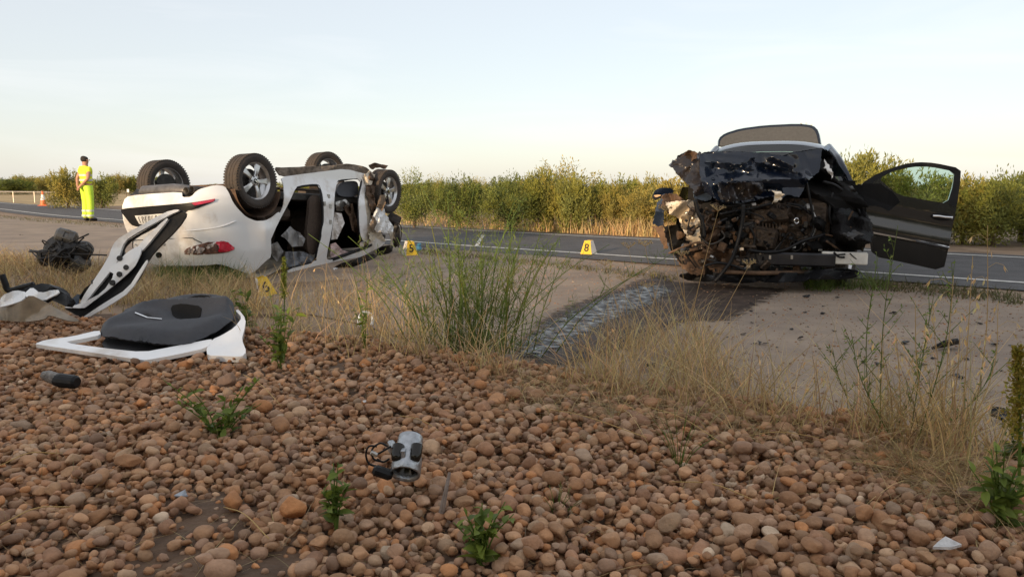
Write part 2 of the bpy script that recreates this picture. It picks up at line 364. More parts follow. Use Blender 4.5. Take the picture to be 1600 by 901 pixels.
# ------------------------------------------------------------------ gravel bed
gpx = [(1900, 850), (1600, 752), (1480, 705), (1350, 668), (1200, 642), (1050, 622), (900, 592), (780, 572), (650, 553), (560, 540), (430, 525), (300, 512), (150, 508), (0, 500), (-300, 485)]
g_poly = np.array([tuple(G(*p)[:2]) for p in gpx] + [(-5.2, 1.0), (3.6, 1.0)])
def bed_z(x, y): return .045 + .035 * noise2(x, y, 21, .55) + .02 * noise2(x, y, 23, .2)
bx0, by0, cs = -5.2, .95, .01
NX, NY = 880, 460
gx = bx0 + np.arange(NX) * cs; gy = by0 + np.arange(NY) * cs
XX, YY = np.meshgrid(gx, gy, indexing='ij')
inn = inside(np.stack([XX.ravel(), YY.ravel()], 1), g_poly).reshape(NX, NY)
# soft falloff to the edge
ed = np.full(XX.size, 9.); PP = np.stack([XX.ravel(), YY.ravel()], 1)
for i in range(len(gpx) - 1):
    a, b = g_poly[i], g_poly[i + 1]; t = np.clip(((PP - a) @ (b - a)) / ((b - a) @ (b - a)), 0, 1)
    ed = np.minimum(ed, np.linalg.norm(PP - a - t[:, None] * (b - a), axis=1))
ed = ed.reshape(NX, NY); fall = np.clip(ed / .35, 0, 1)
H = np.where(inn, -.002 + bed_z(XX, YY) * fall, -.01)
st = 8; sx, sy = XX[::st, ::st], YY[::st, ::st]; sh = H[::st, ::st]; a_, b_ = sx.shape
bed = mesh_obj('gravel_bed', np.stack([sx.ravel(), sy.ravel(), sh.ravel()], 1), np.array([(i * b_ + j, (i + 1) * b_ + j, (i + 1) * b_ + j + 1, i * b_ + j + 1) for i in range(a_ - 1) for j in range(b_ - 1)]), SOIL, smooth=True)
bed['kind'] = 'structure'
def ico(sub):
    import bmesh
    bm = bmesh.new(); bmesh.ops.create_icosphere(bm, subdivisions=sub, radius=1); bm.verts.ensure_lookup_table()
    V = np.array([v.co[:] for v in bm.verts]); Fc = np.array([[v.index for v in f.verts] for f in bm.faces]); bm.free(); return V, Fc
ICO = {0: ico(1), 1: ico(2), 2: ico(3)}
def pebble(sub, seed):
    V, Fc = ICO[sub]; r = np.random.default_rng(seed); P = np.sign(V) * np.abs(V) ** (.78 + .2 * r.random())
    d = 1 + sum(.10 * np.sin(V @ (r.normal(size=3) * 1.6) + r.random() * 6) for _ in range(4))
    P = P * d[:, None]
    for _ in range(seed % 4 * 2):                              # broken, angular pieces
        n = unit(r.normal(size=3)); P = P - n * np.maximum(P @ n - (.55 + .3 * r.random()), 0)[:, None] * .92
    return P, Fc
PEB = {s: [pebble(s, 40 + i) for i in range(16)] for s in (0, 1, 2)}
PAL = np.array([(.60, .37, .23), (.66, .44, .30), (.52, .33, .235), (.60, .44, .35), (.70, .54, .42), (.72, .39, .20), (.48, .34, .27), (.56, .39, .27), (.85, .76, .68), (.58, .47, .40)]) * (1.10, .97, .79)
PALW = np.array([18, 18, 13, 12, 8, 7, 9, 12, 1.2, 4]); PALW = PALW / PALW.sum()
dens = np.clip(1.9 - 1.5 * np.maximum(noise2(XX, YY, 33, .22), noise2(XX, YY, 35, .5)) , .75, 1)
stones = []
big = rng.random(40000)
for i in range(40000):
    a = .0130 * math.exp(.32 * rng.normal()) * (1.5 if big[i] > .955 else 1)
    if a < .008: a = .008
    y0 = by0 + .1; cand = []
    k = 0
    while len(cand) < 3 and k < 30:
        k += 1
        y = 1.2 + (rng.random() ** .72) * 4.1; x = (rng.random() * 2 - 1) * (.69 * y + .5)
        ix, iy = int((x - bx0) / cs), int((y - by0) / cs)
        if 8 < ix < NX - 8 and 8 < iy < NY - 8 and inn[ix, iy] and (fall[ix, iy] > rng.random() * .8) and dens[ix, iy] > rng.random(): cand.append((H[ix - 2:ix + 3, iy - 2:iy + 3].mean(), ix, iy))
    if not cand: continue
    _, ix, iy = min(cand); x, y = gx[ix] + (rng.random() - .5) * cs, gy[iy] + (rng.random() - .5) * cs
    b = a * (.68 + .28 * rng.random()); c = a * (.5 + .25 * rng.random()); r = int(a / cs) + 1
    ix0, iy0 = max(ix - r, 0), max(iy - r, 0); sub = H[ix0:ix + r + 1, iy0:iy + r + 1]
    yaw = rng.random() * 6.28; dx = gx[ix0:ix + r + 1][:, None] - x; dy = gy[iy0:iy + r + 1][None] - y
    u = (dx * math.cos(yaw) + dy * math.sin(yaw)) / a; v = (-dx * math.sin(yaw) + dy * math.cos(yaw)) / b; q = 1 - u * u - v * v; ok = q > 0
    if not ok.any(): continue
    pr = c * np.sqrt(np.where(ok, q, 0)); z = np.where(ok, sub + pr, -9).max() - .007
    cap = bed_z(x, y) * fall[ix, iy] + .07
    if z > cap: continue
    np.maximum(sub, np.where(ok, z + pr, -9), out=sub)
    stones.append((x, y, z, a, b, c, yaw, rng.normal() * .3, rng.normal() * .3, int(rng.integers(16)), int(rng.choice(10, p=PALW)), .68 + .55 * rng.random()))
stones = np.array(stones)
def stone_geo(s, sub):
    P, Fc = PEB[sub][int(s[9])]
    R = np.array(Matrix.Rotation(s[6], 3, 'Z') @ Matrix.Rotation(s[7], 3, 'X') @ Matrix.Rotation(s[8], 3, 'Y'))
    return (P * s[3:6]) @ R.T + s[:3], Fc, PAL[int(s[10])] * s[11]
vis = np.abs(stones[:, 0]) < .66 * stones[:, 1] + .02
score = np.where(vis & (stones[:, 1] > 1.62), stones[:, 3] / stones[:, 1] + np.maximum(stones[:, 2] - bed_z(stones[:, 0], stones[:, 1]), 0) * .12, 0)
order = np.argsort(-score); top = set(order[:300].tolist())
Vs, Fs, Ts, n0 = [], [], [], 0
for i, s in enumerate(stones):
    if i in top:
        P, Fc, t = stone_geo(s, 2); o = mesh_obj('stone', P - s[:3], Fc, STONE, smooth=True, tint=t); o.location = s[:3]; o.parent = bed; continue
    P, Fc, t = stone_geo(s, 0 if s[1] > 3.2 and s[3] < .02 else 1)
    Vs.append(P); Fs.append(Fc + n0); Ts.append(np.tile(t, (len(P), 1))); n0 += len(P)
o = mesh_obj('loose_stones', np.concatenate(Vs), np.concatenate(Fs), STONE, smooth=True, tint=np.concatenate(Ts)); o['kind'] = 'stuff'; o.parent = bed
print('stones', len(stones), 'tris', sum(len(f) for f in Fs))
def gz(x, y):
    ix, iy = int((x - bx0) / cs), int((y - by0) / cs)
    return float(H[ix, iy]) if 0 <= ix < NX and 0 <= iy < NY and H[ix, iy] > 0 else float(dip(x, y))
def GG(px, py):                         # pixel -> point on the ground or on the stones
    p = G(px, py)
    for _ in range(4): p = G(px, py, gz(p[0], p[1]))
    return p

# ------------------------------------------------------------------ vegetation helpers
def leaf_quads(C, Dn, ln, wd, r):
    n = len(C); Dn = Dn / (np.linalg.norm(Dn, axis=1)[:, None] + 1e-9)
    sd_ = np.cross(Dn, r.normal(size=(n, 3))); sd_ /= np.linalg.norm(sd_, axis=1)[:, None] + 1e-9
    up = np.cross(sd_, Dn); ln = np.broadcast_to(ln, (n,))[:, None]; wd = np.broadcast_to(wd, (n,))[:, None]
    V = np.stack([C, C + Dn * ln * .5 + sd_ * wd * .5 + up * wd * .15, C + Dn * ln, C + Dn * ln * .5 - sd_ * wd * .5 + up * wd * .15], 1).reshape(-1, 3)
    return V, np.arange(4 * n).reshape(n, 4)
def blade_strips(B, h, lean, wd, r, seg=4, droop=.3):
    n = len(B); ts = np.linspace(0, 1, seg + 1); an = r.random(n) * 6.28; wv = np.stack([np.cos(an), np.sin(an), np.zeros(n)], 1)
    V = []
    lm = np.linalg.norm(lean, axis=1)
    for t in ts:
        P = B.copy(); P[:, :2] += lean * (h * t ** 1.6)[:, None]; P[:, 2] += h * (t - droop * lm * t * t)
        w_ = (np.broadcast_to(wd, (n,)) * (1 - .85 * t) / 2)[:, None]
        V += [P - wv * w_, P + wv * w_]
    V = np.stack(V, 1); k = 2 * (seg + 1); Fc = []
    for i in range(seg): Fc.append(np.stack([np.arange(n) * k + 2 * i + j for j in (0, 1, 3, 2)], 1))
    return V.reshape(-1, 3), np.concatenate(Fc), k, V[:, -1]
def tints(n, k, r, lo=.65, hi=1.25, hue=.12):
    b = lo + (hi - lo) * r.random((n, 1)); t = b * (1 + hue * (r.random((n, 3)) - .5) * 2); return np.repeat(t, k, 0)
def join(parts):
    V, Fc, T, n = [], [], [], 0
    for v, f, t in parts: V.append(v); Fc.append(f + n); T.append(t); n += len(v)
    return np.concatenate(V), np.concatenate(Fc), np.concatenate(T)

# ------------------------------------------------------------------ olive bushes and trees (crown + trunk)
def crown_mesh(seed, rx, rz, zc, nclump=58, per=125, leaf=(.085, .024), shoots=40):
    r = np.random.default_rng(seed); C, Dn, T = [], [], []
    for i in range(nclump):
        d = unit(r.normal(size=3)); rad = r.random() ** .45
        c = np.array([d[0] * rx, d[1] * rx, d[2] * rz]) * rad * (.8 + .35 * r.random()) + (0, 0, zc)
        c[2] = max(c[2], .10)
        n = int(per * (.6 + .8 * r.random())); s = (.08 + .08 * r.random()) * max(rx, .6)
        p = c + r.normal(size=(n, 3)) * (s, s, s * 1.25); dn = (p - c) + r.normal(size=(n, 3)) * s * .6 + (0, 0, s * .9)
        p[:, 2] = np.maximum(p[:, 2], .03)
        C.append(p); Dn.append(dn); b = .65 + .6 * r.random(); hue = r.normal() * .08
        T.append(np.tile(np.array((1 + hue, 1, 1 - hue)) * b, (n, 1)) * (.7 + .6 * r.random((n, 1))))
    for i in range(shoots):                                   # thin upright shoots breaking the outline
        d = unit(r.normal(size=3)); d[2] = abs(d[2]); b0 = np.array([d[0] * rx, d[1] * rx, d[2] * rz]) * .85 + (0, 0, zc)
        n = 22; t = r.random(n)[:, None]; dirn = unit(np.array([d[0] * .5, d[1] * .5, 1.0])); ln = (.25 + .3 * r.random()) * rz
        p = b0 + dirn * t * ln + r.normal(size=(n, 3)) * .02; C.append(p); Dn.append(r.normal(size=(n, 3)) * .7 + dirn); T.append(np.tile((1.15, 1.1, .9), (n, 1)) * (.8 + .4 * r.random((n, 1))))
    C = np.concatenate(C); Dn = np.concatenate(Dn); T = np.concatenate(T)
    V, Fc = leaf_quads(C, Dn, leaf[0] * (.7 + .6 * r.random(len(C))), leaf[1], r)
    return V, Fc, np.repeat(T, 4, 0)
def trunk_mesh(seed, rx, rz, zc):
    r = np.random.default_rng(seed + 500); m = MB(); fork = np.array([r.normal() * .04, r.normal() * .04, max(.16, zc * .45)])
    m.tube(spline([(0, 0, -.05), fork * .5 + (.02, 0, 0), fork], 4), np.linspace(.055, .04, 9) * (.6 + rz * .5), 8)
    for i in range(7):
        d = unit(r.normal(size=3) + (0, 0, 1.0)); e = fork + np.array([d[0] * rx, d[1] * rx, abs(d[2]) * rz * 1.1]) * .85; e[2] = max(e[2], zc * .8)
        P = spline([fork, (fork + e) / 2 + r.normal(size=3) * .05, e], 4); m.tube(P, np.linspace(.028, .006, len(P)) * (.6 + rz * .5), 6)
    return m
TREE = []
for k, (rx, rz, zc) in enumerate(((.62, .52, .62), (.75, .60, .70), (.55, .62, .66), (.85, .78, .85), (.68, .50, .56))):
    V, Fc, T = crown_mesh(100 + k, rx, rz, zc)
    a = mesh_obj('crown', V, Fc, OLIVE, smooth=False, tint=T); b = trunk_mesh(k, rx, rz, zc).build('trunk', BARK, smooth=True)
    TREE.append((a, b))
used_proto = set()
def tree(name, k, loc, s, label, group=None, cat='bush', rz_=None):
    root = empty(name, loc, label, cat, group); root.scale = (s[0], s[0], s[1]); root.rotation_euler = (0, 0, random.random() * 6.28 if rz_ is None else rz_)
    for p in TREE[k]:
        if k in used_proto: p = p.copy(); COL.objects.link(p)
        p.parent = root
    used_proto.add(k); return root
HEDGE = 'olive bush in the golden hedge row along the far side of the road'
def bush_px(px, top, Y, k, wid, label=HEDGE, group='olive bushes beyond the road', name='olive_bush', cat='bush'):
    p = D(px, 330, Y); ztop = D(px, top, Y)[2]; base = (.62, .75, .55, .85, .68)[k]; hh = (1.09, 1.24, 1.22, 1.55, 1.01)[k]
    return tree(name, k, (p[0], p[1], -.02), (wid / base / 2 * Y / F_PX, ztop / hh), label, group, cat)
r_ = np.random.default_rng(5)
for row, (Y0, n) in enumerate(((17.3, 6), (23.0, 7))):
    for i in range(n):
        px = 655 + (i + .5 * (row % 2)) * 62 + r_.normal() * 11
        if px > 1040: continue
        bush_px(px, (290, 292)[row] + r_.normal() * 8, Y0 - (px - 640) * .0062 + r_.normal() * .4, int(r_.integers(5)), 66 + r_.normal() * 12)
bush_px(880, 268, 16.4, 3, 132, 'tall rounded olive tree standing above the hedge row behind marker 8', None, 'olive_tree', 'tree')
for px, top, Y, k, wd in ((1012, 300, 15.0, 1, 90), (962, 287, 16, 0, 80), (1075, 283, 15.5, 4, 110), (1150, 290, 15, 2, 100), (1240, 290, 14.5, 0, 100), (1320, 262, 14.0, 1, 100)):
    bush_px(px, top, Y, k, wd)
for px, top, Y, k, wd in ((1352, 254, 13.0, 2, 115), (1432, 282, 12.6, 0, 110)):
    bush_px(px, top, Y, k, wd, 'upright yellow-green bush seen behind the open dark car door', 'bushes behind the open door')
for px, top, Y, k, wd in ((1505, 290, 12.4, 4, 110), (1555, 286, 12.0, 1, 120), (1600, 280, 12.8, 2, 110), (1665, 290, 12, 3, 130), (1760, 290, 11.5, 0, 130), (1880, 290, 11, 1, 140)):
    bush_px(px, top, Y, k, wd, 'olive bush by the road to the right of the open door', 'bushes past the open door')
for px, top, Y, k, wd in ((108, 272, 34, 4, 62), (158, 279, 33, 0, 50)):
    bush_px(px, top, Y, k, wd, 'dark bush by the road behind the person in yellow', 'bushes behind the person')
for i in range(26):
    px = -180 + i * 17.5 + r_.normal() * 5
    bush_px(px, 281 + r_.normal() * 3.2, 105 + r_.normal() * 9, int(r_.integers(5)), 40 + r_.normal() * 9, 'far dark tree in the line across the golden field', 'far tree line', 'field_tree', 'tree')
for i in range(24):
    px = 285 + i * 58 + r_.normal() * 8
    bush_px(px, 289 + r_.normal() * 3, 62 + r_.normal() * 8, int(r_.integers(5)), 60, 'distant olive tree in the grove beyond the hedge row', 'distant grove', 'grove_tree', 'tree')
# unseen trees added behind the camera, heights set to shade foreground and wrecks
for i in range(15):
    x = -14.6 + i * 1.28 + r_.normal() * .12; hgt = 3.7 if x < -10.6 else (2.7 if x < -6.3 else 4.75)
    k_ = int(i % 5); hh = (1.22, 1.38, 1.36, 1.75, 1.14)[k_]; base_ = (.62, .75, .55, .85, .68)[k_]
    tree('shade_tree', k_, (x, -9.5 + r_.normal() * .3, -.02), (1.35 / base_, hgt / hh), 'unseen olive tree added behind the photographer to cast shade', 'added shade trees behind the photographer', 'tree')

# ------------------------------------------------------------------ grasses (nobody could count them)
def scatter_px(n, polys, r):
    out = []
    for poly, wgt in polys:
        W_ = np.array([GG(*p)[:2] for p in poly]); lo, hi = W_.min(0), W_.max(0); k = int(n * wgt); P = lo + (hi - lo) * r.random((k * 6, 2)); P = P[inside(P, W_)][:k]; out.append(P)
    P = np.concatenate(out); return np.c_[P, [gz(*p) * .7 for p in P]]
def grass(name, n, polys, hmean, hsd, wd, m, label, seed, lean=.35, cat='grass', lo=.6, hi=1.3, clump=0.):
    r = np.random.default_rng(seed); B = scatter_px(n, polys, r)
    if clump:
        c = B[r.integers(len(B), size=max(4, len(B) // 28))]; j = r.integers(len(c), size=len(B)); k = r.random(len(B)) < clump
        B[k] = c[j[k]] + np.c_[r.normal(size=(k.sum(), 2)) * .045, np.zeros(k.sum())]
    h = np.abs(hmean + hsd * r.normal(size=len(B))) + .03; ln = r.normal(size=(len(B), 2)) * lean
    V, Fc, k, tip = blade_strips(B, h, ln, wd * (.6 + .8 * r.random(len(B))), r)
    o = mesh_obj(name, V, Fc, m, smooth=False, tint=tints(len(B), k, r, lo, hi)); return tag(o, label, cat, kind='stuff')
grass('dry_grass', 3300, [([(375, 545), (380, 480), (470, 465), (600, 455), (660, 470), (720, 565), (600, 565)], .40), ([(620, 560), (640, 500), (700, 545), (820, 585), (780, 600)], .10),
      ([(860, 605), (900, 560), (960, 520), (1080, 510), (1120, 560), (1230, 640), (1060, 640)], .22), ([(1000, 625), (1100, 610), (1330, 665), (1360, 690), (1150, 660)], .14), ([(1320, 690), (1360, 655), (1500, 690), (1590, 740), (1540, 760), (1400, 715)], .17)],
      .17, .13, .0046, STRAW, 'dry straw-coloured grass along the edge of the gravel', 11, .62, lo=.4, hi=1.35, clump=.55)
grass('tall_dry_grass', 650, [([(870, 605), (930, 565), (1100, 545), (1180, 620), (1060, 635)], .5), ([(1330, 690), (1370, 662), (1500, 695), (1580, 735), (1540, 755), (1400, 715)], .35), ([(560, 560), (600, 520), (690, 545), (700, 570)], .15)], .27, .13, .0042, STRAW, 'tall dry straw standing in clumps at the edge of the concrete', 17, .62, lo=.5, hi=1.4, clump=.5)
grass('straw_litter', 1500, [([(0, 901), (0, 560), (400, 560), (800, 600), (1200, 660), (1500, 740), (1600, 901)], 1)], .035, .03, .0026, STRAW, 'short bits of straw litter fallen between the stones', 18, 2.2, lo=.35, hi=1.0)
grass('dry_grass_mat', 5200, [([(780, 640), (820, 590), (1000, 600), (1240, 650), (1260, 700), (1000, 660)], .6), ([(1340, 720), (1400, 690), (1600, 760), (1600, 800), (1500, 770)], .4)],
      .06, .04, .0034, STRAW, 'matted dry stalks lying over the stones at the gravel edge', 12, 1.6, lo=.4, hi=1.1)
grass('dry_weeds', 5600, [([(-40, 470), (-40, 405), (60, 408), (200, 420), (300, 445), (420, 455), (400, 500), (250, 495), (60, 490)], 1)], .15, .08, .007, STRAW, 'pale dry weeds on the bank between the wreckage and the white car', 13, .7, lo=.35, hi=1.15, clump=.75)
grass('verge_weeds', 2600, [([(1600, 478), (1600, 462), (1360, 438), (1360, 452)], .3), ([(1060, 432), (880, 412), (640, 388), (640, 396), (880, 420), (1060, 442)], .35), ([(0, 337), (0, 342), (190, 357), (190, 351)], .35)], .035, .03, .01, leafmat('verge_green', (.13, .12, .05)), 'low sparse weeds along the crumbling asphalt edge', 14, .9)
def green_patch(name, n, polys, h, seed, label):
    return grass(name, n, polys, h, h * .5, .006, GREEN, label, seed, .8, lo=.5, hi=1.2)
green_patch('green_weeds_under_car', 1700, [([(235, 442), (255, 425), (330, 420), (385, 430), (380, 452), (300, 458)], 1)], .17, 15, 'tangle of green weeds in front of the overturned white car')
green_patch('green_weeds_by_wreck', 700, [([(1270, 452), (1265, 440), (1380, 444), (1385, 456)], .8), ([(1265, 455), (1262, 447), (1300, 448), (1300, 457)], .2)], .10, 16, 'low green weeds growing under the dark wreck')
# far-side verge: tall golden grass at the foot of the hedge
r2 = np.random.default_rng(31); n = 9000; t = r2.random(n); idx = (t * (len(near_line) - 1)).astype(int)
sel = near_line[25:58]; j = r2.integers(len(sel) - 1, size=n); f = r2.random((n, 1)); B2 = sel[j] * (1 - f) + sel[j + 1] * f + nrm_[25:58][j] * (3.75 + 2.6 * r2.random((n, 1)) ** 1.3)
h2 = .10 + .28 * r2.random(n) * np.clip(noise2(B2[:, 0], B2[:, 1], 8, .9) + .8, .3, 1.4)
V, Fc, k, _ = blade_strips(np.c_[B2, np.zeros(n)], h2, r2.normal(size=(n, 2)) * .3, .016, r2)
tag(mesh_obj('golden_verge_grass', V, Fc, STRAW, smooth=False, tint=tints(n, k, r2, .6, 1.2)), 'golden dry grass at the foot of the hedge beyond the road', 'grass', kind='stuff')

# ------------------------------------------------------------------ wheels
def wheel(root, M, mud=False, w_=.225, R_=.33, spokes=5):
    """M: wheel frame, local +y is the outer face."""
    hb = MB()
    hb.lathe([(.0, -.05), (.15, -.05), (.15, -.025), (.07, -.02), (.06, .03), (0, .03)], 32, M)
    wh = hb.build('wheel', DARKM, root, smooth=False)
    ty = MB(); r0 = .236; h = w_ / 2
    prof = [(r0 - .012, -h * .82), (r0 + .004, -h * .9), (r0 + .04, -h), (R_ - .03, -h * .98), (R_ - .008, -h * .86), (R_, -h * .72)]
    for g in (-.45, -.02, .42):                               # circumferential grooves
        prof += [(R_, h * (g - .08)), (R_ - .005, h * (g - .06)), (R_ - .005, h * (g + .06)), (R_, h * (g + .08))]
    prof += [(R_, h * .72), (R_ - .008, h * .86), (R_ - .03, h * .98), (r0 + .04, h), (r0 + .004, h * .9), (r0 - .012, h * .82)]
    ty.lathe(prof, 72, M)
    for k in range(60):                                       # tread sipes / shoulder blocks as small ribs
        an = 2 * math.pi * k / 60
        for sgn in (-1, 1):
            c = np.array([(R_ - .0045) * math.cos(an), sgn * h * .80, (R_ - .0045) * math.sin(an)]); Rm = np.stack([[math.cos(an), 0, math.sin(an)], [0, 1, 0], [-math.sin(an), 0, math.cos(an)]], 1)
            Rw = np.asarray(M)[:3, :3] @ Rm; ty.box(xf(M, c[None])[0], (.010, h * .30, .019), Rw)
    t = ty.build('tyre', RUBBER, root, wh, smooth=True); t.data.set_sharp_from_angle(angle=math.radians(35))
    rm = MB()
    rm.lathe([(r0 - .02, -h * .8), (r0 - .002, -h * .85), (r0 - .03, -h * .4), (r0 - .035, h * .5), (r0 - .018, h * .74), (r0 - .004, h * .86), (r0 + .006, h * .86), (r0 + .004, h * .78)], 64, M)
    yo = h * .62
    for k in range(spokes):
        an = 2 * math.pi * k / spokes + math.pi / 2
        ca, sa = math.cos(an), math.sin(an); e = np.array([ca, 0, sa]); tn = np.array([-sa, 0, ca])
        V = []
        for rr, wd, yy in ((.03, .026, yo - .012), (.075, .024, yo), (.14, .030, yo + .004), (.205, .043, yo - .002), (r0 - .022, .050, yo - .012)):
            for sx, dy in ((-1, -.008), (-.72, 0), (.72, 0), (1, -.008), (.8, -.035), (-.8, -.035)): V.append(e * rr + tn * wd * sx + np.array([0, yy + dy, 0]))
        Fc = [(i * 6 + j, i * 6 + (j + 1) % 6, (i + 1) * 6 + (j + 1) % 6, (i + 1) * 6 + j) for i in range(4) for j in range(6)]
        rm.add(xf(M, np.array(V)), Fc)
    rm.lathe([(0, yo + .004), (.03, yo + .004), (.062, yo - .004), (.07, yo - .03), (.05, yo - .06)], 32, M)
    o = rm.build('rim', MUD if mud == 2 else ALLOY, root, wh, smooth=True); o.data.set_sharp_from_angle(angle=math.radians(30))
    cp = MB(); cp.lathe([(0, yo + .010), (.026, yo + .009), (.030, yo + .003)], 24, M)
    for k in range(5):
        an = 2 * math.pi * (k + .5) / 5 + math.pi / 2; c = np.array([.052 * math.cos(an), 0, .052 * math.sin(an)])
        cp.lathe([(0, yo + .001), (.010, yo + .001), (.011, yo - .004)], 10, np.asarray(M) @ frame(c, (1, 0, 0), (0, 1, 0), (0, 0, 1)))
    cp.build('hub_cap', BLACKP, root, wh)
    lg = MB()
    for s0 in (0, 2):
        for k in range(5):
            a0 = (s0 + k / 5) * math.pi / 2; a1 = (s0 + (k + 1) / 5) * math.pi / 2
            lg.add(xf(M, [(0, yo + .012, 0), (.019 * math.cos(a0), yo + .0115, .019 * math.sin(a0)), (.019 * math.cos(a1), yo + .0115, .019 * math.sin(a1))]), [(0, 1, 2)])
    lg.build('emblem', CHROME, root, wh)
    return wh

# ------------------------------------------------------------------ overturned white car
qT = np.array([-3.845, 9.586, 1.113]); ya, pi_, ro = np.radians([63.31, 2.89, 178.08])
CR = np.array(Matrix.Rotation(ya, 3, 'Z') @ Matrix.Rotation(pi_, 3, 'Y') @ Matrix.Rotation(ro, 3, 'X'))
KS = .92; qT = CAM + KS * (qT - CAM)
def cw(P): return np.asarray(P, float).reshape(-1, 3) @ CR.T * KS + qT              # car -> world
def wc(P): return (np.asarray(P, float) - qT) @ CR / KS                             # world -> car
def hull_f(c, ins=0.):
    x, y, z = c[:, 0], c[:, 1], c[:, 2]
    b = np.interp(z, [.05, .2, .35, .75, .98, 1.2, 1.5], [.80, .84, .90, .905, .87, .80, .72]) - ins
    xr = np.interp(z, [.05, .2, .33, .45, .6, .8, 1.0, 1.2, 1.5], [-.60, -.70, -.80, -.83, -.81, -.78, -.73, -.62, -.35]) + ins
    a = (3.45 - ins - xr) / 2; x0 = (3.45 - ins + xr) / 2
    return (np.abs(x - x0) / a) ** 6 + (np.abs(y) / b) ** 6 - 1
def hull(ins=0.):
    def f(p):
        d = rays(p); ts = np.linspace(6.4, 12.4, 700); n = len(d); prev = None; T = np.full(n, np.nan); best = np.full(n, 1e9); bt = np.zeros(n)
        for i, t in enumerate(ts):
            v = hull_f(wc(CAM + d * t), ins)
            if prev is not None:
                hit = np.isnan(T) & (prev > 0) & (v <= 0); T[hit] = ts[i - 1] + (t - ts[i - 1]) * (prev[hit] / (prev[hit] - v[hit]))
            k = v < best; best[k] = v[k]; bt[k] = t; prev = v
        T = np.where(np.isnan(T), bt, T); return CAM + d * T[:, None]
    return f
base = cw([(.9, 0, 1.1)])[0]; base[2] = 0
wcar = empty('overturned_car', base, 'white hatchback lying upside down on its crushed roof, doors torn off', 'car')
front_hole = c7([(660, 190), (700, 180), (830, 175), (815, 300), (815, 480), (830, 600), (895, 640), (850, 668), (622, 752), (585, 740), (592, 690), (620, 560), (640, 420), (642, 300)])
body = c8([(45, 425), (72, 350), (150, 335), (470, 312), (470, 352), (535, 350), (575, 300), (700, 265), (770, 272), (800, 320), (830, 390), (870, 440), (920, 490), (990, 520), (1060, 515), (1110, 490), (1150, 455)]) + \
    c7([(262, 420), (284, 370), (292, 300), (285, 220), (265, 165), (400, 146), (560, 126), (720, 106), (885, 150), (880, 200), (850, 300), (868, 420), (878, 540), (862, 575), (905, 610), (935, 570), (1005, 625), (960, 660), (800, 740), (600, 800), (480, 840), (322, 866), (312, 815), (480, 772), (512, 755), (545, 600), (565, 480), (560, 330), (545, 250), (520, 218), (420, 222), (372, 235), (330, 330), (240, 500), (192, 610)]) + \
    c8([(1096, 640), (1100, 770), (1060, 800), (960, 895), (900, 880), (740, 818), (600, 835), (300, 830), (150, 790), (112, 650), (60, 540)])
def dented(p):
    P = hull()(p); x, y = p[:, 0], p[:, 1]; d = rays(p); d /= np.linalg.norm(d, axis=1)[:, None]
    k = np.clip((x - 345) / 70, 0, 1) * np.clip((y - 335) / 25, 0, 1) * np.clip((450 - x) / 30, 0, 1)
    return P + d * (k * (.02 + folds(P, .055, .32, 5, 4)) + np.clip((x - 540) / 50, 0, 1) * folds(P, .02, .2, 8, 4))[:, None]
shell = px_sheet('body_shell', body, dented, WHITE, wcar, holes=[front_hole], cell=4.2, th=.012, round_=1)
H0 = hull()
tr = px_sheet('bumper_trim', c8([(42, 432), (300, 410), (530, 391), (705, 362), (700, 382), (545, 442), (500, 445), (432, 540), (400, 556), (230, 563), (150, 560), (110, 545), (60, 480), (40, 455)]), H0, BLACKP, wcar, cell=4, th=.01, off=.012)
px_sheet('reflector', c8([(537, 394), (705, 361), (692, 382), (560, 410)]), H0, REDL, wcar, cell=3, th=.008, off=.018, round_=0)
pl = px_sheet('number_plate', c8([(137, 482), (350, 466), (318, 556), (168, 540)]), H0, PLATE, wcar, cell=5, th=.006, off=.020, round_=0)
g = MB()
for i in range(7):
    a, b = (162 + i * 24, 492 - i * 2), (178 + i * 20, 532 + i * 1.5)
    P = H0(np.array(c8([a, b, (a[0] + 9, a[1]), (b[0] + 8, b[1] - 18)]))); P += (CAM - P) / np.linalg.norm(CAM - P, axis=1)[:, None] * .026
    g.tube([P[0], P[1]], .0028, 5); g.tube([P[0], P[2]], .0022, 5)
    if i % 2: g.tube([P[2], P[3]], .0022, 5)
g.build('plate_characters', DARKM, wcar, pl)
lamp = px_sheet('tail_lamp', c8([(470, 745), (510, 706), (640, 671), (780, 656), (855, 715), (780, 744), (600, 757), (500, 757)]), H0, mat('smashed_lamp', (.22, .11, .08), .3, .3, var=.8, scale=26, bump=.6), wcar, cell=3, th=.02, off=.006, crumple=.012, csize=.05, smooth=False)
px_sheet('red_lens', c8([(700, 668), (785, 660), (850, 715), (780, 738), (720, 738), (735, 700)]), H0, REDL, wcar, lamp, cell=3, th=.012, off=.022, crumple=.01, csize=.04, smooth=False)
for q in ([(490, 748), (520, 712), (560, 716), (545, 750)], [(560, 742), (590, 700), (632, 712), (610, 748)], [(628, 690), (690, 676), (690, 700), (650, 715)]):
    px_sheet('lens_shard', c8(q), H0, mat('clear_shard', (.5, .42, .38), .12, .2, var=.5, scale=30), wcar, lamp, cell=2.5, th=.004, off=.022, crumple=.02, csize=.03, smooth=False, round_=0)
g = MB()
for q in ([(120, 655), (300, 648), (520, 638), (560, 650), (610, 673)], [(122, 655), (124, 700), (140, 740)]):
    P = H0(np.array(c8(q))); P += (CAM - P) * .0006; g.tube(spline(P, 5), .0045, 6)
g.build('tailgate_gap', BLK, wcar)
g = MB()
for q in ([(140, 683), (155, 690)], [(268, 684), (284, 692)], [(290, 682), (302, 692)], [(312, 683), (326, 690)], [(336, 681), (352, 692)], [(352, 680), (342, 692)]):
    P = H0(np.array(c8(q))); P += (CAM - P) * .001; g.tube(P, .006, 5)
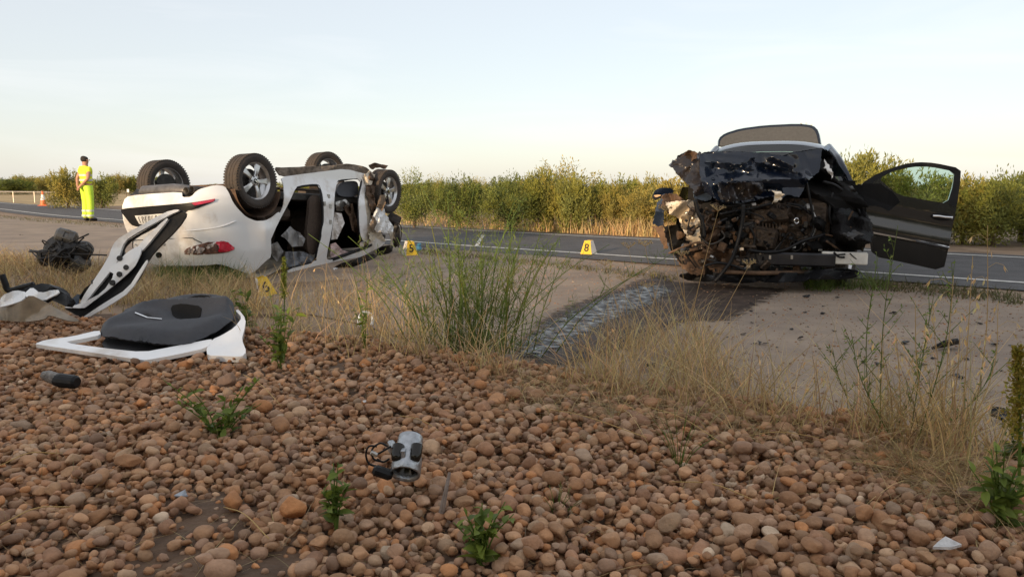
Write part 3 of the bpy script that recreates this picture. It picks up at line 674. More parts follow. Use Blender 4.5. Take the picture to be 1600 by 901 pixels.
g.build('model_lettering', STEEL, wcar)
px_sheet('badge', c8([(288, 742), (312, 738), (328, 756), (320, 778), (296, 780), (284, 762)]), H0, BLACKP, wcar, cell=3, th=.006, off=.01, round_=2)
# body crease line above the lamp and a swage on the quarter panel
g = MB(); P = H0(np.array(c8([(110, 580), (330, 590), (560, 585), (740, 560), (850, 520)]))); P += (CAM - P) * .0002; g.tube(spline(P, 6), .007, 6); g.build('swage_line', WHITE, wcar, smooth=True)
# underside
def cbox(mb, c, s, R=None, bev=.12): mb.box(cw([c])[0], np.asarray(s) * KS, CR if R is None else CR @ R, bev)
g = MB(); cbox(g, (1.35, 0, .30), (3.5, 1.45, .10)); cbox(g, (-.35, 0, .36), (.55, 1.25, .14)); g.build('floor_pan', DARKM, wcar)
g = MB(); g.tube(cw([(0.02, -.68, .17), (.05, -.3, .21), (.05, .3, .21), (.02, .68, .17)]), .042, 10); cbox(g, (.12, .0, .20), (.22, .95, .07))
for s_ in (-1, 1): g.tube(cw([(0.0, .60 * s_, .17), (.30, .52 * s_, .22), (.55, .48 * s_, .26)]), .03, 8); g.tube(cw([(.02, .55 * s_, .16), (-.05, .52 * s_, .45)]), .028, 8)
g.build('rear_axle', RUST, wcar)
g = MB(); P = cw([(-.46, -.60, .27), (-.47, -.53, .26), (-.48, 0, .26), (-.48, .22, .275), (-.48, .30, .29)]); g.tube(P, [.04, .07, .075, .068, .03], 16); g.tube(spline(cw([(-.42, -.1, .24), (.2, -.12, .23), (1.2, -.1, .23), (2.3, -.05, .24)]), 5), .032, 8)
g.build('muffler', mat('muffler_steel', (.17, .16, .155), .5, .6, var=.4, scale=10), wcar, smooth=True)
for q in ((510, 308), (550, 298)):
    P = H0(np.array(c8([q])))[0]; ax = cw([(1, 0, 0)])[0] - cw([(0, 0, 0)])[0]; g = MB(); sd_ = unit(np.cross(ax, (0, 0, 1))); Mx = frame(P + ax * .05, sd_, -ax, np.cross(sd_, -ax))
    g.lathe([(.022, -.14), (.040, -.12), (.042, .075), (.036, .078), (.033, .0), (.0, -.06)], 24, Mx); g.build('exhaust_tip', DARKM, wcar, smooth=True)
px_sheet('exhaust_surround', c8([(462, 345), (470, 318), (505, 280), (560, 282), (585, 300), (545, 350), (480, 362)]), hull(.04), BLACKP, wcar, cell=3, th=.02)
px_sheet('sill_underside', c7([(222, 100), (300, 96), (460, 92), (640, 82), (760, 72), (860, 92), (895, 120), (890, 152), (720, 108), (560, 128), (400, 148), (268, 164)]), hull(.03), mat('dusty_sill', (.21, .165, .125), .85, var=.6, scale=12, bump=.5), wcar, cell=3.5, th=.02, crumple=.03, csize=.12, seed=4, smooth=False)
g = MB()
for i in range(26):
    x = .35 + 2.6 * rng.random(); cbox(g, (x, -.65 + 1.3 * rng.random(), .20 + .04 * rng.random()), (.12 + .3 * rng.random(), .06 + .2 * rng.random(), .05), rotm((0, 0, 1), rng.normal() * 25))
g.tube(cw([(.4, .55, .20), (1.4, .58, .19), (2.3, .55, .20)]), .02, 6); g.build('underbody_covers', mat('dusty_underbody', (.085, .065, .05), .85, var=.6, scale=7, bump=.4), wcar)
# wheel arch liner
g = MB()
def arch(xc, side, r=.37):
    V = []; n = 20; an = np.linspace(.12, math.pi - .12, n)
    for a in an: V += [(xc + r * math.cos(a), side * .885, .22 + r * math.sin(a)), (xc + r * math.cos(a) * .97, side * .50, .22 + r * math.sin(a) * .97)]
    return cw(V), [(2 * i, 2 * i + 1, 2 * i + 3, 2 * i + 2) for i in range(n - 1)]
for s_ in (1, -1):
    g = MB(); g.add(*arch(0, s_)); g.build('wheel_arch_liner', mat('brown_arch_liner', (.11, .065, .04), .8, var=.5, scale=9, bump=.4), wcar, smooth=True)
g = MB(); V_, F_ = arch(0, 1); V2 = [tuple(cw([(0, .50, .25)])[0])]; g.add(np.concatenate([V_[1::2], cw([(0, .52, .2)])]), [(i, i + 1, 20) for i in range(19)]); g.build('arch_inner_wall', INTER, wcar)
# wheels
ex = CR[:, 0]; ey = CR[:, 1]; ez = CR[:, 2]
def wframe(c, toe=0, camber=0, spin=0, side=1, world=None):
    R = CR @ rotm((0, 0, 1), toe) @ rotm((1, 0, 0), camber) @ (np.eye(3) if side > 0 else np.diag([-1, -1, 1])) @ rotm((0, 1, 0), spin)
    M = np.eye(4); M[:3, :3] = R * KS; M[:3, 3] = cw([c])[0] if world is None else world; return M
wheel(wcar, wframe((0, .765, .15), spin=18)); wheel(wcar, wframe((0, -.765, .15), spin=40, side=-1))
wheel(wcar, wframe((2.67, .78, .15), toe=-3, camber=5, spin=30))
wheel(wcar, wframe(None, toe=8, spin=10, side=-1, world=D(508, 271, 10.95)))
# far flank, roof and bonnet so the car is whole from every side
zz = np.linspace(.22, 1.08, 10); V = []; n = 60; an = np.linspace(math.pi * 1.02, math.pi * 1.98, n)
for z in zz:
    b = np.interp(z, [.05, .2, .35, .45, .6, .8, 1.08], [.80, .84, .90, .90, .85, .76, .64]); xr = np.interp(z, [.05, .2, .33, .45, .6, .8, 1.0, 1.2, 1.5], [-.60, -.70, -.80, -.83, -.81, -.78, -.73, -.62, -.35]); xr += .10; b *= .92; a = (3.45 - xr) / 2; x0 = (3.45 + xr) / 2
    V += [(x0 + a * np.sign(math.cos(t)) * abs(math.cos(t)) ** (1 / 3), b * np.sign(math.sin(t)) * abs(math.sin(t)) ** (1 / 3), z) for t in an]
FcL = [(j * n + i, j * n + i + 1, (j + 1) * n + i + 1, (j + 1) * n + i) for j in range(9) for i in range(n - 1)]
cc = np.array(V); FcL = [f for f in FcL if cc[f[0]][0] < 2.35 and cc[f[0]][1] < -.62 and not (abs(cc[f[0]][0] - 0) < .36 and cc[f[0]][2] < .5)]
mesh_obj('far_flank', cw(V), FcL, WHITE, wcar, smooth=True)
def roofpt(u, v):                        # roof pan pressed flat on the ground
    c = cw([(u, v, 1.1)])[0]; c[2] = .03 + dip(c[0], c[1]) + .02 * math.sin(u * 9 + v * 4) + .015 * math.sin(v * 13); return c
us = np.linspace(-.25, 2.1, 18); vs = np.linspace(-.78, .72, 12); V = [roofpt(u, v) for u in us for v in vs]
mesh_obj('roof', V, [(i * 12 + j, (i + 1) * 12 + j, (i + 1) * 12 + j + 1, i * 12 + j + 1) for i in range(17) for j in range(11)], WDIRT, wcar, smooth=False)
# interior
g = MB(); V = cw([(-.5, -.74, .34), (2.7, -.74, .34), (2.4, -.56, 1.06), (-.5, -.56, 1.06), (2.45, .55, .34), (2.4, .5, 1.0), (-.55, .6, .34), (-.55, .6, 1.06)]); g.add(V, [(0, 1, 2, 3), (1, 4, 5, 2), (0, 3, 7, 6), (0, 6, 4, 1)]); g.build('cabin_lining', INTER, wcar)
def seat(x, y, nm, hr=True):
    s_ = MB(); cbox(s_, (x + .28, y, .52), (.50, .50, .17), bev=.3); cbox(s_, (x - .02, y, .80), (.16, .48, .52), rotm((0, 1, 0), -14), .3)
    if hr: cbox(s_, (x - .14, y, 1.08), (.10, .26, .14), None, .35)
    s_.build(nm, SEATM, wcar)
seat(1.30, .42, 'front_seat'); seat(1.30, -.38, 'front_seat'); seat(.35, .35, 'rear_seat', False); seat(.35, -.35, 'rear_seat', False)
px_sheet('seat_back_panel', c7([(470, 300), (520, 285), (545, 330), (552, 480), (535, 600), (505, 715), (455, 700), (445, 560), (462, 420)]), hull(.10), SEATM, wcar, cell=4, th=.04, crumple=.02, csize=.3, seed=3)
px_sheet('seat_cushion', c7([(664, 230), (700, 196), (790, 190), (812, 215), (806, 290), (760, 306), (690, 300), (662, 285)]), hull(.10), GREYT, wcar, cell=3, th=.06, round_=2)
for nm, q, ins, mm, cr in (('curtain_airbag', c7([(640, 412), (692, 420), (714, 488), (690, 540), (660, 600), (622, 606)]), .03, CLOTH, .03), ('deployed_airbag', c7([(615, 640), (650, 625), (700, 680), (742, 690), (720, 712), (640, 735), (615, 725)]), .05, mat('stained_airbag', (.62, .46, .44), .85, var=.4, scale=12), .03),
                       ('seat_cover', c7([(268, 580), (330, 510), (372, 548), (400, 560), (438, 600), (420, 650), (345, 655), (300, 600)]), .12, mat('grey_cover', (.34, .34, .34), .7, var=.3), .04), ('loose_lining', c7([(300, 690), (430, 690), (510, 735), (480, 772), (320, 800), (290, 750)]), .06, mat('blue_grey_lining', (.20, .21, .23), .7, var=.4), .03),
                       ('loose_lining', c7([(195, 640), (240, 620), (285, 690), (240, 760), (205, 720)]), .10, mat('pale_scrap', (.30, .29, .28), .6, var=.6, scale=14), .05), ('torn_trim', c7([(700, 380), (770, 350), (800, 470), (812, 580), (770, 540), (745, 440)]), .12, RUST, .05), ('torn_trim', c7([(650, 340), (720, 320), (760, 360), (700, 405), (655, 400)]), .16, STEEL, .05)):
    px_sheet(nm, q, hull(ins), mm, wcar, cell=3.5, th=.006, crumple=cr * 1.6, csize=.10, seed=len(q), smooth=False, round_=0)
# door seals around the openings
g = MB()
for q, rr in ((c7([(372, 240), (420, 228), (515, 222), (540, 256), (554, 330), (558, 480), (538, 600), (505, 752)]), .016), (c7([(650, 200), (690, 188), (824, 182), (810, 300), (808, 480), (824, 605)]), .014), (c7([(900, 640), (850, 664), (625, 746)]), .022), (c7([(480, 768), (312, 808)]), .014)):
    g.tube(spline(hull(.015)(np.array(q)), 5), rr, 8)
g.build('door_seal', BLACKP, wcar, smooth=True)
for q in ((600, 300), (610, 370), (612, 480), (570, 352)):
    g = MB(); P = H0(np.array(c7([q])))[0]; g.box(P, (.035, .03, .05), CR); g.build('door_hinge', STEEL, wcar)
# crushed front corner
Hm = hull(.0)
for i, (q, mm, cr, off) in enumerate(((c7([(838, 165), (900, 160), (930, 182), (918, 250), (925, 340), (890, 440), (930, 555), (872, 592), (840, 560), (826, 400)]), WDIRT, .05, -.02), (c7([(930, 400), (975, 330), (1002, 430), (1085, 545), (1030, 556), (930, 550), (892, 500)]), WHITE, .05, .10), (c7([(880, 560), (962, 538), (1005, 622), (930, 602), (900, 625)]), WDIRT, .04, .03),
                              (c7([(1028, 550), (1086, 556), (1062, 680), (1032, 684), (1040, 610)]), WDIRT, .03, .08), (c7([(880, 82), (915, 66), (1020, 82), (1004, 106), (960, 98), (900, 108)]), RUST, .04, .02), (c7([(885, 150), (905, 130), (935, 200), (920, 300), (940, 380), (905, 420), (880, 330), (865, 240)]), RUST, .06, .03), (c7([(905, 440), (930, 450), (960, 520), (925, 540), (890, 520)]), MUD, .05, .12),
                              (c7([(840, 170), (890, 120), (930, 150), (905, 215), (860, 220)]), WDIRT, .05, .05), (c7([(960, 300), (1000, 290), (1000, 350), (975, 400), (945, 370)]), MUD, .04, .16), (c7([(870, 590), (920, 600), (960, 650), (900, 690), (850, 660)]), MUD, .05, -.05))):
    px_sheet('crumpled_panel', q, Hm, mm, wcar, cell=3, th=.008, crumple=cr, csize=.10, seed=20 + i, smooth=False, off=off, round_=0, jag=.7)
g = MB(); r3 = np.random.default_rng(77)
for i in range(46):
    c = (2.35 + .8 * r3.random(), -.75 + 1.45 * r3.random(), .25 + .7 * r3.random()); cbox(g, c, .08 + .2 * r3.random(3), rotm(unit(r3.normal(size=3)), r3.random() * 90))
g.build('engine_bay_wreckage', mat('oily_wreckage', (.05, .035, .026), .6, .4, var=.7, scale=10, bump=.4), wcar)
g = MB()
for i in range(10):
    P = cw([(2.3 + .5 * r3.random(), .3 + .5 * r3.random(), .3 + .6 * r3.random()) for _ in range(4)]); g.tube(spline(P, 5), .008 + .008 * r3.random(), 6)
px_tube(g, c7([(1085, 480), (1112, 520), (1108, 600), (1090, 660)]), 9.8, .008, 6); px_tube(g, c7([(1090, 500), (1060, 560), (1100, 640)]), 9.85, .006, 6); g.build('cable', BLACKP, wcar, smooth=True)
for q, sd0 in (([(1060, 490), (1100, 500), (1105, 640), (1060, 665), (1050, 600)], 5), ([(950, 660), (1060, 640), (1040, 700), (930, 720)], 6), ([(640, 790), (900, 700), (960, 720), (800, 790), (660, 830)], 7)):
    px_sheet('crushed_undertray', c7(q), lambda p: at_depth(p, np.full(len(p), 9.9 - .8 * (sd0 == 7))), BLACKP, wcar, cell=3.5, th=.01, crumple=.06, csize=.1, seed=sd0, smooth=False)

# ------------------------------------------------------------------ dark wrecked saloon facing the camera
ANG = math.radians(19); DA = np.array([math.sin(ANG), math.cos(ANG), 0]); DL = np.array([math.cos(ANG), -math.sin(ANG), 0]); UP = np.array([0, 0, 1.])
DF = np.array([2.29, 6.8, 0.])
def dc(P): P = np.asarray(P, float).reshape(-1, 3); return DF + P[:, :1] * DA + P[:, 1:2] * DL + P[:, 2:] * UP    # (back from the front, towards driver side, up)
DR = np.stack([DA, DL, UP], 1)
dcar = empty('wrecked_car', dc([(2, 0, 0)])[0], 'dark navy saloon with its whole front end crushed and engine bared', 'car')
def loft(secs, closed=False):
    n = len(secs[0]); V = np.concatenate([dc(s) for s in secs]); m = n if closed else n - 1
    return V, [(i * n + j, i * n + (j + 1) % n, (i + 1) * n + (j + 1) % n, (i + 1) * n + j) for i in range(len(secs) - 1) for j in range(m)]
# roof: cross sections along the car
secs = []
for s_, z, hw in ((1.60, 1.375, .56), (1.72, 1.41, .575), (2.0, 1.435, .59), (2.5, 1.435, .59), (2.85, 1.40, .57), (3.0, 1.36, .55)):
    secs.append([(s_, hw * t, z - .075 * abs(t) ** 3.2) for t in np.linspace(-1, 1, 15)])
V, Fc = loft(secs); mesh_obj('roof', V, Fc, NAVY, dcar, smooth=True)
V, Fc = loft([[(.92 + .0 * t * t, .70 * t, .98 - .02 * t * t) for t in np.linspace(-1, 1, 15)], [(1.25, .64 * t, 1.19 - .03 * t * t) for t in np.linspace(-1, 1, 15)], [(1.60, .555 * t, 1.372 - .06 * abs(t) ** 3) for t in np.linspace(-1, 1, 15)]])
mesh_obj('windscreen', V, Fc, GLASSD, dcar, smooth=True)
V, Fc = loft([[(3.0, .55 * t, 1.355 - .06 * abs(t) ** 3) for t in np.linspace(-1, 1, 9)], [(3.5, .62 * t, 1.03) for t in np.linspace(-1, 1, 9)]]); mesh_obj('rear_window', V, Fc, GLASSD, dcar, smooth=True)
for sg in (-1, 1):
    prof = [(.30, .88), (.42, .90), (.60, .89), (.80, .88), (.92, .84)]
    V, Fc = loft([[(s_, sg * (w_ - (.06 if s_ > 3.7 else 0)), z) for z, w_ in prof] for s_ in (.75, 1.2, 2.0, 2.9, 3.5, 4.1)])
    mesh_obj('body_side', V, Fc, NAVY, dcar, smooth=True)
    g = MB(); g.tube(dc([(.88, .74 * sg, .96), (1.3, .66 * sg, 1.2), (1.62, .575 * sg, 1.345)]), .032, 8); g.build('windscreen_pillar', NAVY, dcar, smooth=True)
    g = MB(); g.tube(dc([(3.0, .56 * sg, 1.33), (3.3, .64 * sg, 1.12), (3.55, .70 * sg, .95)]), .05, 8); g.build('rear_pillar', NAVY, dcar, smooth=True)
    g = MB(); g.tube(dc([(2.15, .59 * sg, 1.35), (2.2, .72 * sg, 1.1), (2.2, .84 * sg, .92)]), .04, 8); g.build('door_pillar', BLACKP, dcar, smooth=True)
    V, Fc = loft([[(s_, sg * (.84 - .27 * t), .93 + .40 * t) for t in np.linspace(.05, .95, 5)] for s_ in (1.75, 2.1, 2.5, 2.95)])
    if sg < 0: mesh_obj('side_window', V, Fc, GLASSD, dcar, smooth=True)
V, Fc = loft([[(3.5, .68 * t, .95) for t in (-1, 0, 1)], [(3.52, .70 * t, .60) for t in (-1, 0, 1)], [(4.15, .72 * t, .58) for t in (-1, 0, 1)], [(4.18, .74 * t, .30) for t in (-1, 0, 1)]]); mesh_obj('boot_floor', V, Fc, INTER, dcar, smooth=False)
g = MB()
g.add(dc([(.62, -.80, .25), (.62, .80, .25), (.80, .78, .98), (.80, -.78, .98)]), [(0, 1, 2, 3)]); g.add(dc([(.7, -.82, .25), (.7, .82, .25), (4.0, .8, .25), (4.0, -.8, .25)]), [(0, 1, 2, 3)])
g.build('bulkhead', INTER, dcar)
for sx in (-.38, .38):
    g = MB(); g.box(dc([(1.95, sx, .80)])[0], (.16, .48, .62), DR @ rotm((0, 1, 0), 12), .3); g.box(dc([(2.06, sx, 1.2)])[0], (.10, .26, .16), DR, .35); g.box(dc([(1.68, sx, .5)])[0], (.5, .5, .18), DR, .3); g.build('seat', INTER, dcar)
g = MB(); g.box(dc([(.98, 0, .88)])[0], (.32, 1.36, .18), DR, .3); g.build('dashboard', BLACKP, dcar)
def dwheel(s_, w0, z, side, toe=0):
    R = DR @ np.array([[1, 0, 0], [0, 1, 0], [0, 0, 1.]]) @ rotm((0, 0, 1), toe) @ (np.eye(3) if side > 0 else np.diag([-1, -1, 1])); M = np.eye(4); M[:3, :3] = R * .96; M[:3, 3] = dc([(s_, w0, z)])[0]; return wheel(dcar, M, mud=1)
dwheel(3.35, .76, .315, 1); dwheel(3.35, -.76, .315, -1); dwheel(.55, .66, .315, 1, 14); dwheel(.62, -.62, .315, -1, -10)
# boot lid standing open, its lined underside towards the camera
bl = c2([(376, 155), (379, 112), (408, 88), (480, 64), (600, 47), (760, 40), (832, 50), (858, 76), (872, 158)])
P0 = dc([(4.0, 0, 1.2)])[0]; nb = unit(-DA + .25 * UP); fb = lambda p: on_plane(p, P0, nb)
lid = px_sheet('boot_lid', bl, lambda p: fb(p) + DA * (.05 - .10 * ((np.asarray(p)[:, :1] - 1203) / 80) ** 2), NAVY, dcar, cell=5, th=.05)
px_sheet('lid_lining', c2([(382, 156), (388, 118), (415, 96), (490, 73), (600, 58), (760, 52), (822, 60), (845, 82), (862, 157)]), lambda p: fb(p) + DA * (.05 - .10 * ((np.asarray(p)[:, :1] - 1203) / 80) ** 2), mat('grey_felt', (.062, .066, .072), .95, var=.15, scale=30), dcar, lid, cell=5, th=.008, off=.014)
g = MB()
for q in ((775, 42), (800, 44), (825, 50)): g.box(fb(np.array(c2([q])))[0] + (0, 0, .012), (.05, .02, .02), DR)
g.build('reflection_chips', MWHITE, dcar, lid)
# driver door swung open and sagging on its hinges
dP = dc([(1.12, .90, 0)])[0]; dn = unit(-DA); fdoor = lambda p: on_plane(p, dP, dn)
hole = z8([(545, 243), (640, 192), (760, 166), (880, 166), (1030, 196), (1020, 280), (980, 402), (850, 380), (672, 348), (600, 290)])
def dpan(p):
    v = (np.asarray(p)[:, 1] - 300 - (np.asarray(p)[:, 0] - 1350) * .19); return fdoor(p) - DA * (.035 * np.cos(np.clip((v - 35) / 60, -1.5, 1.5)) + .012 * np.cos(v / 9.) * (v > 12) * (v < 62))[:, None]
door = px_sheet('door', z8([(425, 278), (540, 206), (700, 151), (800, 137), (900, 142), (1071, 178), (1066, 260), (1040, 420), (1012, 560), (986, 690), (957, 833), (700, 776), (500, 735), (480, 600), (455, 430), (432, 330)]), dpan, mat('dark_door_paint', (.030, .029, .028), .22, .45, var=.15, scale=3, coat=1), dcar, holes=[hole], cell=4, th=.035)
px_sheet('door_glass', z8([(540, 240), (640, 188), (760, 162), (880, 162), (1034, 193), (1024, 280), (984, 406), (850, 384), (670, 352), (597, 290)]), lambda p: fdoor(p) + DA * .0, GLASS, dcar, door, cell=8, th=.005)
px_sheet('window_frame', z8([(425, 279), (540, 206), (700, 150), (800, 136), (900, 141), (1072, 177), (1066, 262), (1040, 425), (985, 408), (1020, 280), (1031, 195), (880, 165), (760, 165), (640, 191), (545, 241), (470, 290)]), dpan, BLACKP, dcar, door, cell=4, th=.012, off=.006)
px_sheet('chrome_strip', z8([(505, 580), (700, 618), (992, 679), (990, 688), (700, 628), (505, 592)]), dpan, CHROME, dcar, door, cell=4, th=.012, off=.018, round_=0)
px_sheet('lower_cladding', z8([(500, 598), (700, 636), (986, 694), (957, 831), (700, 774), (500, 733)]), dpan, mat('black_cladding', (.012, .012, .013), .35, var=.3), dcar, door, cell=5, th=.012, off=.008)
hd = px_sheet('handle_cup', z8([(868, 483), (890, 462), (945, 457), (1000, 468), (1018, 487), (1000, 506), (945, 512), (895, 503)]), dpan, BLACKP, dcar, door, cell=3, th=.01, off=.006)
g = MB(); P = dpan(np.array(z8([(882, 480), (920, 481), (960, 487), (1008, 490)]))) - DA * .035; g.tube(spline(P, 4), .014, 8); g.build('handle', CHROME, dcar, door, smooth=True)
# crushed bonnet and wings
def dep(y0, Y0, y1, Y1, kx=0., xc=1190): return lambda p: at_depth(p, np.interp(np.asarray(p)[:, 1], [y0, y1], [Y0, Y1]) + kx * (np.asarray(p)[:, 0] - xc))
sl = -.0016
hoodp = z7([(300, 90), (330, 72), (520, 68), (700, 76), (830, 96), (905, 72), (1082, 46), (1076, 130), (1062, 200), (992, 255), (962, 320), (936, 362), (880, 345), (850, 350), (800, 384), (760, 352), (640, 384), (560, 402), (480, 396), (420, 380), (330, 330), (300, 200)])
def hood(p):
    p = np.asarray(p); P = dep(232, 6.92, 318, 6.76, sl)(p); x, y = (p[:, 0] - 1020) / .2441, (p[:, 1] - 220) / .2441
    d = rays(p); d /= np.linalg.norm(d, axis=1)[:, None]
    ridge = np.zeros(len(p)); xy = np.stack([x, y], 1)
    for (a, b), wd, hh_ in ((((330, 120), (660, 165)), 45, -.05), (((655, 160), (930, 225)), 26, .06), (((640, 130), (560, 170)), 22, .045), (((440, 262), (970, 240)), 55, -.085), (((420, 310), (800, 318)), 34, .06), (((655, 70), (650, 300)), 30, -.03), (((920, 80), (985, 240)), 45, -.04), (((760, 100), (880, 150)), 40, -.03), (((520, 180), (470, 260)), 30, .035)):
        a, b = np.array(a, float), np.array(b, float); t = np.clip(((xy - a) @ (b - a)) / ((b - a) @ (b - a)), 0, 1); dd = np.linalg.norm(xy - a - t[:, None] * (b - a), axis=1); ridge += hh_ * np.clip(1 - dd / wd, 0, 1)      # sharp creases of the buckled sheet
    lf = np.clip((480 - x) / 150, 0, 1) + np.clip((y - 330) / 50, 0, 1)
    return P + d * (ridge + np.clip(lf, 0, 1) * folds(P, .06, .14, 3, 5) + folds(P, .014, .3, 4, 5))[:, None]
px_sheet('bonnet', hoodp, hood, NAVY, dcar, cell=2.6, th=.006, smooth=True, round_=0, jag=.5)
tq = z7([(300, 90), (330, 72), (520, 68), (700, 76), (830, 96), (905, 72), (1082, 46)]); A_ = hood(np.array(tq)); n = len(A_); B_ = dc([(.97, w_, 1.02) for w_ in np.linspace(-.72, .72, n)]); C_ = (A_ + B_) / 2 + (0, 0, .03)
mesh_obj('bonnet_rear', np.concatenate([A_, C_, B_]), [(k * n + i, k * n + i + 1, (k + 1) * n + i + 1, (k + 1) * n + i) for k in (0, 1) for i in range(n - 1)], NAVY, dcar, smooth=True)
cr_ = [  # name, outline, depth at top row, depth at bottom row, material, crumple
    ('crumpled_wing', z7([(104, 156), (160, 100), (215, 64), (300, 72), (345, 130), (402, 210), (442, 262), (400, 300), (420, 380), (300, 402), (240, 290), (180, 240), (150, 200)]), 7.25, 6.85, NAVYD, .09, .16),
    ('torn_wing_edge', z7([(180, 120), (215, 66), (285, 72), (275, 115), (235, 130), (200, 150)]), 7.08, 7.02, RUST, .05, .1),
    ('crumpled_wing', z7([(330, 135), (405, 140), (420, 200), (390, 250), (345, 200)]), 6.95, 6.85, NAVY, .05, .12),
    ('crumpled_panel', z7([(262, 330), (350, 255), (410, 262), (400, 330), (350, 385), (270, 372)]), 6.85, 6.8, mat('scuffed_blue_paint', (.06, .085, .13), .3, .3, var=.6, scale=9, coat=.6), .06, .1),
    ('crumpled_panel', z7([(420, 268), (700, 262), (720, 320), (640, 372), (480, 392), (420, 360)]), 6.70, 6.66, NAVYD, .07, .12),
    ('torn_edge', z7([(770, 318), (812, 322), (838, 345), (800, 392), (762, 400), (785, 355)]), 6.62, 6.62, WDIRT, .03, .06),
    ('crushed_headlight_carrier', z7([(75, 392), (160, 384), (240, 385), (310, 480), (335, 570), (300, 600), (220, 620), (165, 500), (110, 470)]), 6.85, 6.75, WDIRT, .09, .12),
    ('crumpled_panel', z7([(60, 345), (150, 340), (210, 380), (165, 450), (100, 460), (62, 420)]), 6.95, 6.9, RUST, .06, .12),
    ('crumpled_panel', z7([(180, 470), (245, 450), (290, 530), (250, 590), (190, 560)]), 6.72, 6.7, BEIGE, .06, .08),
    ('torn_white_plate', z7([(213, 617), (298, 555), (314, 690), (262, 662)]), 6.62, 6.62, mat('dusty_white_plate', (.62, .52, .38), .7, var=.2), .02, .1),
    ('crumpled_panel', z7([(155, 768), (220, 668), (325, 690), (335, 860), (250, 855), (190, 815)]), 6.72, 6.62, RUST, .04, .2),
    ('crumpled_panel', z7([(70, 545), (150, 540), (190, 620), (175, 760), (120, 720), (90, 640)]), 6.95, 6.85, INTER, .06, .12),
    ('crumpled_panel', z7([(330, 450), (420, 430), (440, 560), (400, 700), (340, 690), (330, 560)]), 6.90, 6.80, RUST, .10, .09),
    ('crumpled_panel', z7([(320, 700), (520, 690), (540, 790), (430, 850), (330, 800)]), 6.75, 6.70, RUST, .07, .10),
    ('radiator_core', z7([(420, 420), (560, 405), (560, 700), (440, 700)]), 7.0, 6.85, INTER, .08, .12),
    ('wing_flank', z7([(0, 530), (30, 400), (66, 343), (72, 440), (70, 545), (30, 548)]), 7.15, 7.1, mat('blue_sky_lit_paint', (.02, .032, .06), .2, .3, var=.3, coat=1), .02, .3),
    ('wing_flank', z7([(0, 545), (68, 545), (100, 690), (75, 700), (50, 630)]), 7.1, 7.0, RUST, .03, .2),
    ('crumpled_wing', z8([(0, 360), (60, 300), (150, 205), (178, 50), (215, 60), (252, 108), (240, 220), (300, 262), (372, 285), (440, 360), (480, 430), (400, 440), (200, 420), (80, 440), (0, 430)]), 7.25, 6.85, INTER, .10, .14),
    ('torn_edge', z8([(200, 125), (222, 150), (255, 205), (250, 242), (225, 200), (198, 165)]), 7.0, 7.0, MWHITE, .03, .05),
    ('bonnet_hinge', z8([(186, 50), (214, 20), (240, 38), (214, 68)]), 7.15, 7.1, mat('pale_blue_metal', (.35, .42, .50), .3, .5), .01, .1),
    ('crumpled_wing', z8([(350, 290), (378, 285), (420, 360), (478, 418), (455, 428), (400, 380)]), 6.95, 6.9, DARKM, .04, .08),
    ('wing_flap', z8([(375, 285), (470, 274), (560, 276), (640, 332), (682, 392), (606, 452), (575, 430), (520, 414), (470, 417), (425, 352)]), 6.90, 6.86, mat('matt_black_liner', (.006, .006, .007), .6, var=.3, spec=.12), .02, .3),
    ('wheel_housing', z8([(300, 420), (440, 430), (500, 520), (512, 600), (495, 650), (420, 700), (300, 720), (230, 640), (240, 500)]), 6.95, 6.75, mat('charred_black', (.009, .008, .008), .7, var=.6, bump=.5, spec=.15), .10, .12),
    ('wheel_housing', z8([(60, 440), (240, 420), (300, 560), (260, 690), (120, 700), (60, 620)]), 7.0, 6.85, INTER, .10, .10),
    ('crumpled_panel', z8([(320, 590), (400, 570), (450, 600), (430, 640), (350, 640)]), 6.68, 6.66, mat('charcoal_plastic', (.05, .05, .052), .5, var=.4), .04, .08)]
for i, (nm, q, Ya, Yb, mm, c_, cz) in enumerate(cr_):
    ys = [p[1] for p in q]; px_sheet(nm, q, dep(min(ys), Ya, max(ys), Yb, sl), mm, dcar, cell=2.6, th=.006, crumple=c_ * 1.7, csize=cz * .85, seed=60 + i, smooth=False, round_=0, jag=1.0 if 'plate' not in nm and 'flap' not in nm else .25)
# engine and gearbox
ENG = mat('oily_cast_metal', (.058, .041, .029), .55, .45, var=.75, scale=15, bump=.6, bscale=34)
def dpx(px, py, Y): return D(*z7([(px, py)])[0], Y)
g = MB(); g.box(dpx(830, 540, 7.0), (.28, .80, .50), DR, .15); g.box(dpx(760, 470, 6.84), (.14, .34, .16), DR @ rotm((1, 0, 0), 8), .2); g.box(dpx(700, 620, 6.82), (.14, .26, .20), DR @ rotm((1, 0, 0), -10), .2)
for i in range(9): g.box(dpx(660 + i * 22, 560 + (i % 3) * 8, 6.82), (.03, .018, .20), DR @ rotm((1, 0, 0), 4), .2)
g.build('engine_block', ENG, dcar)
Mb = frame(dpx(880, 535, 6.86), DL, -DA, UP); g = MB(); g.lathe([(.03, .06), (.06, .05), (.10, .03), (.165, .02), (.19, .01), (.19, -.08), (.22, -.10), (.22, -.16)], 40, Mb)
for k in range(12):
    a = 2 * math.pi * k / 12; g.box(xf(Mb, [(.12 * math.cos(a), .035, .12 * math.sin(a))])[0], (.012, .02, .09), np.stack([DL, -DA, UP], 1) @ rotm((0, 1, 0), 90 - math.degrees(a)), .2)
g.build('gearbox_housing', ENG, dcar)
g = MB(); P = xf(Mb, [(.215 * math.cos(a), .012 + .004 * math.sin(9 * a), .215 * math.sin(a)) for a in np.linspace(-1.0, 1.15, 26)]); g.tube(P, .012, 6); g.build('ring_gear', STEEL, dcar)
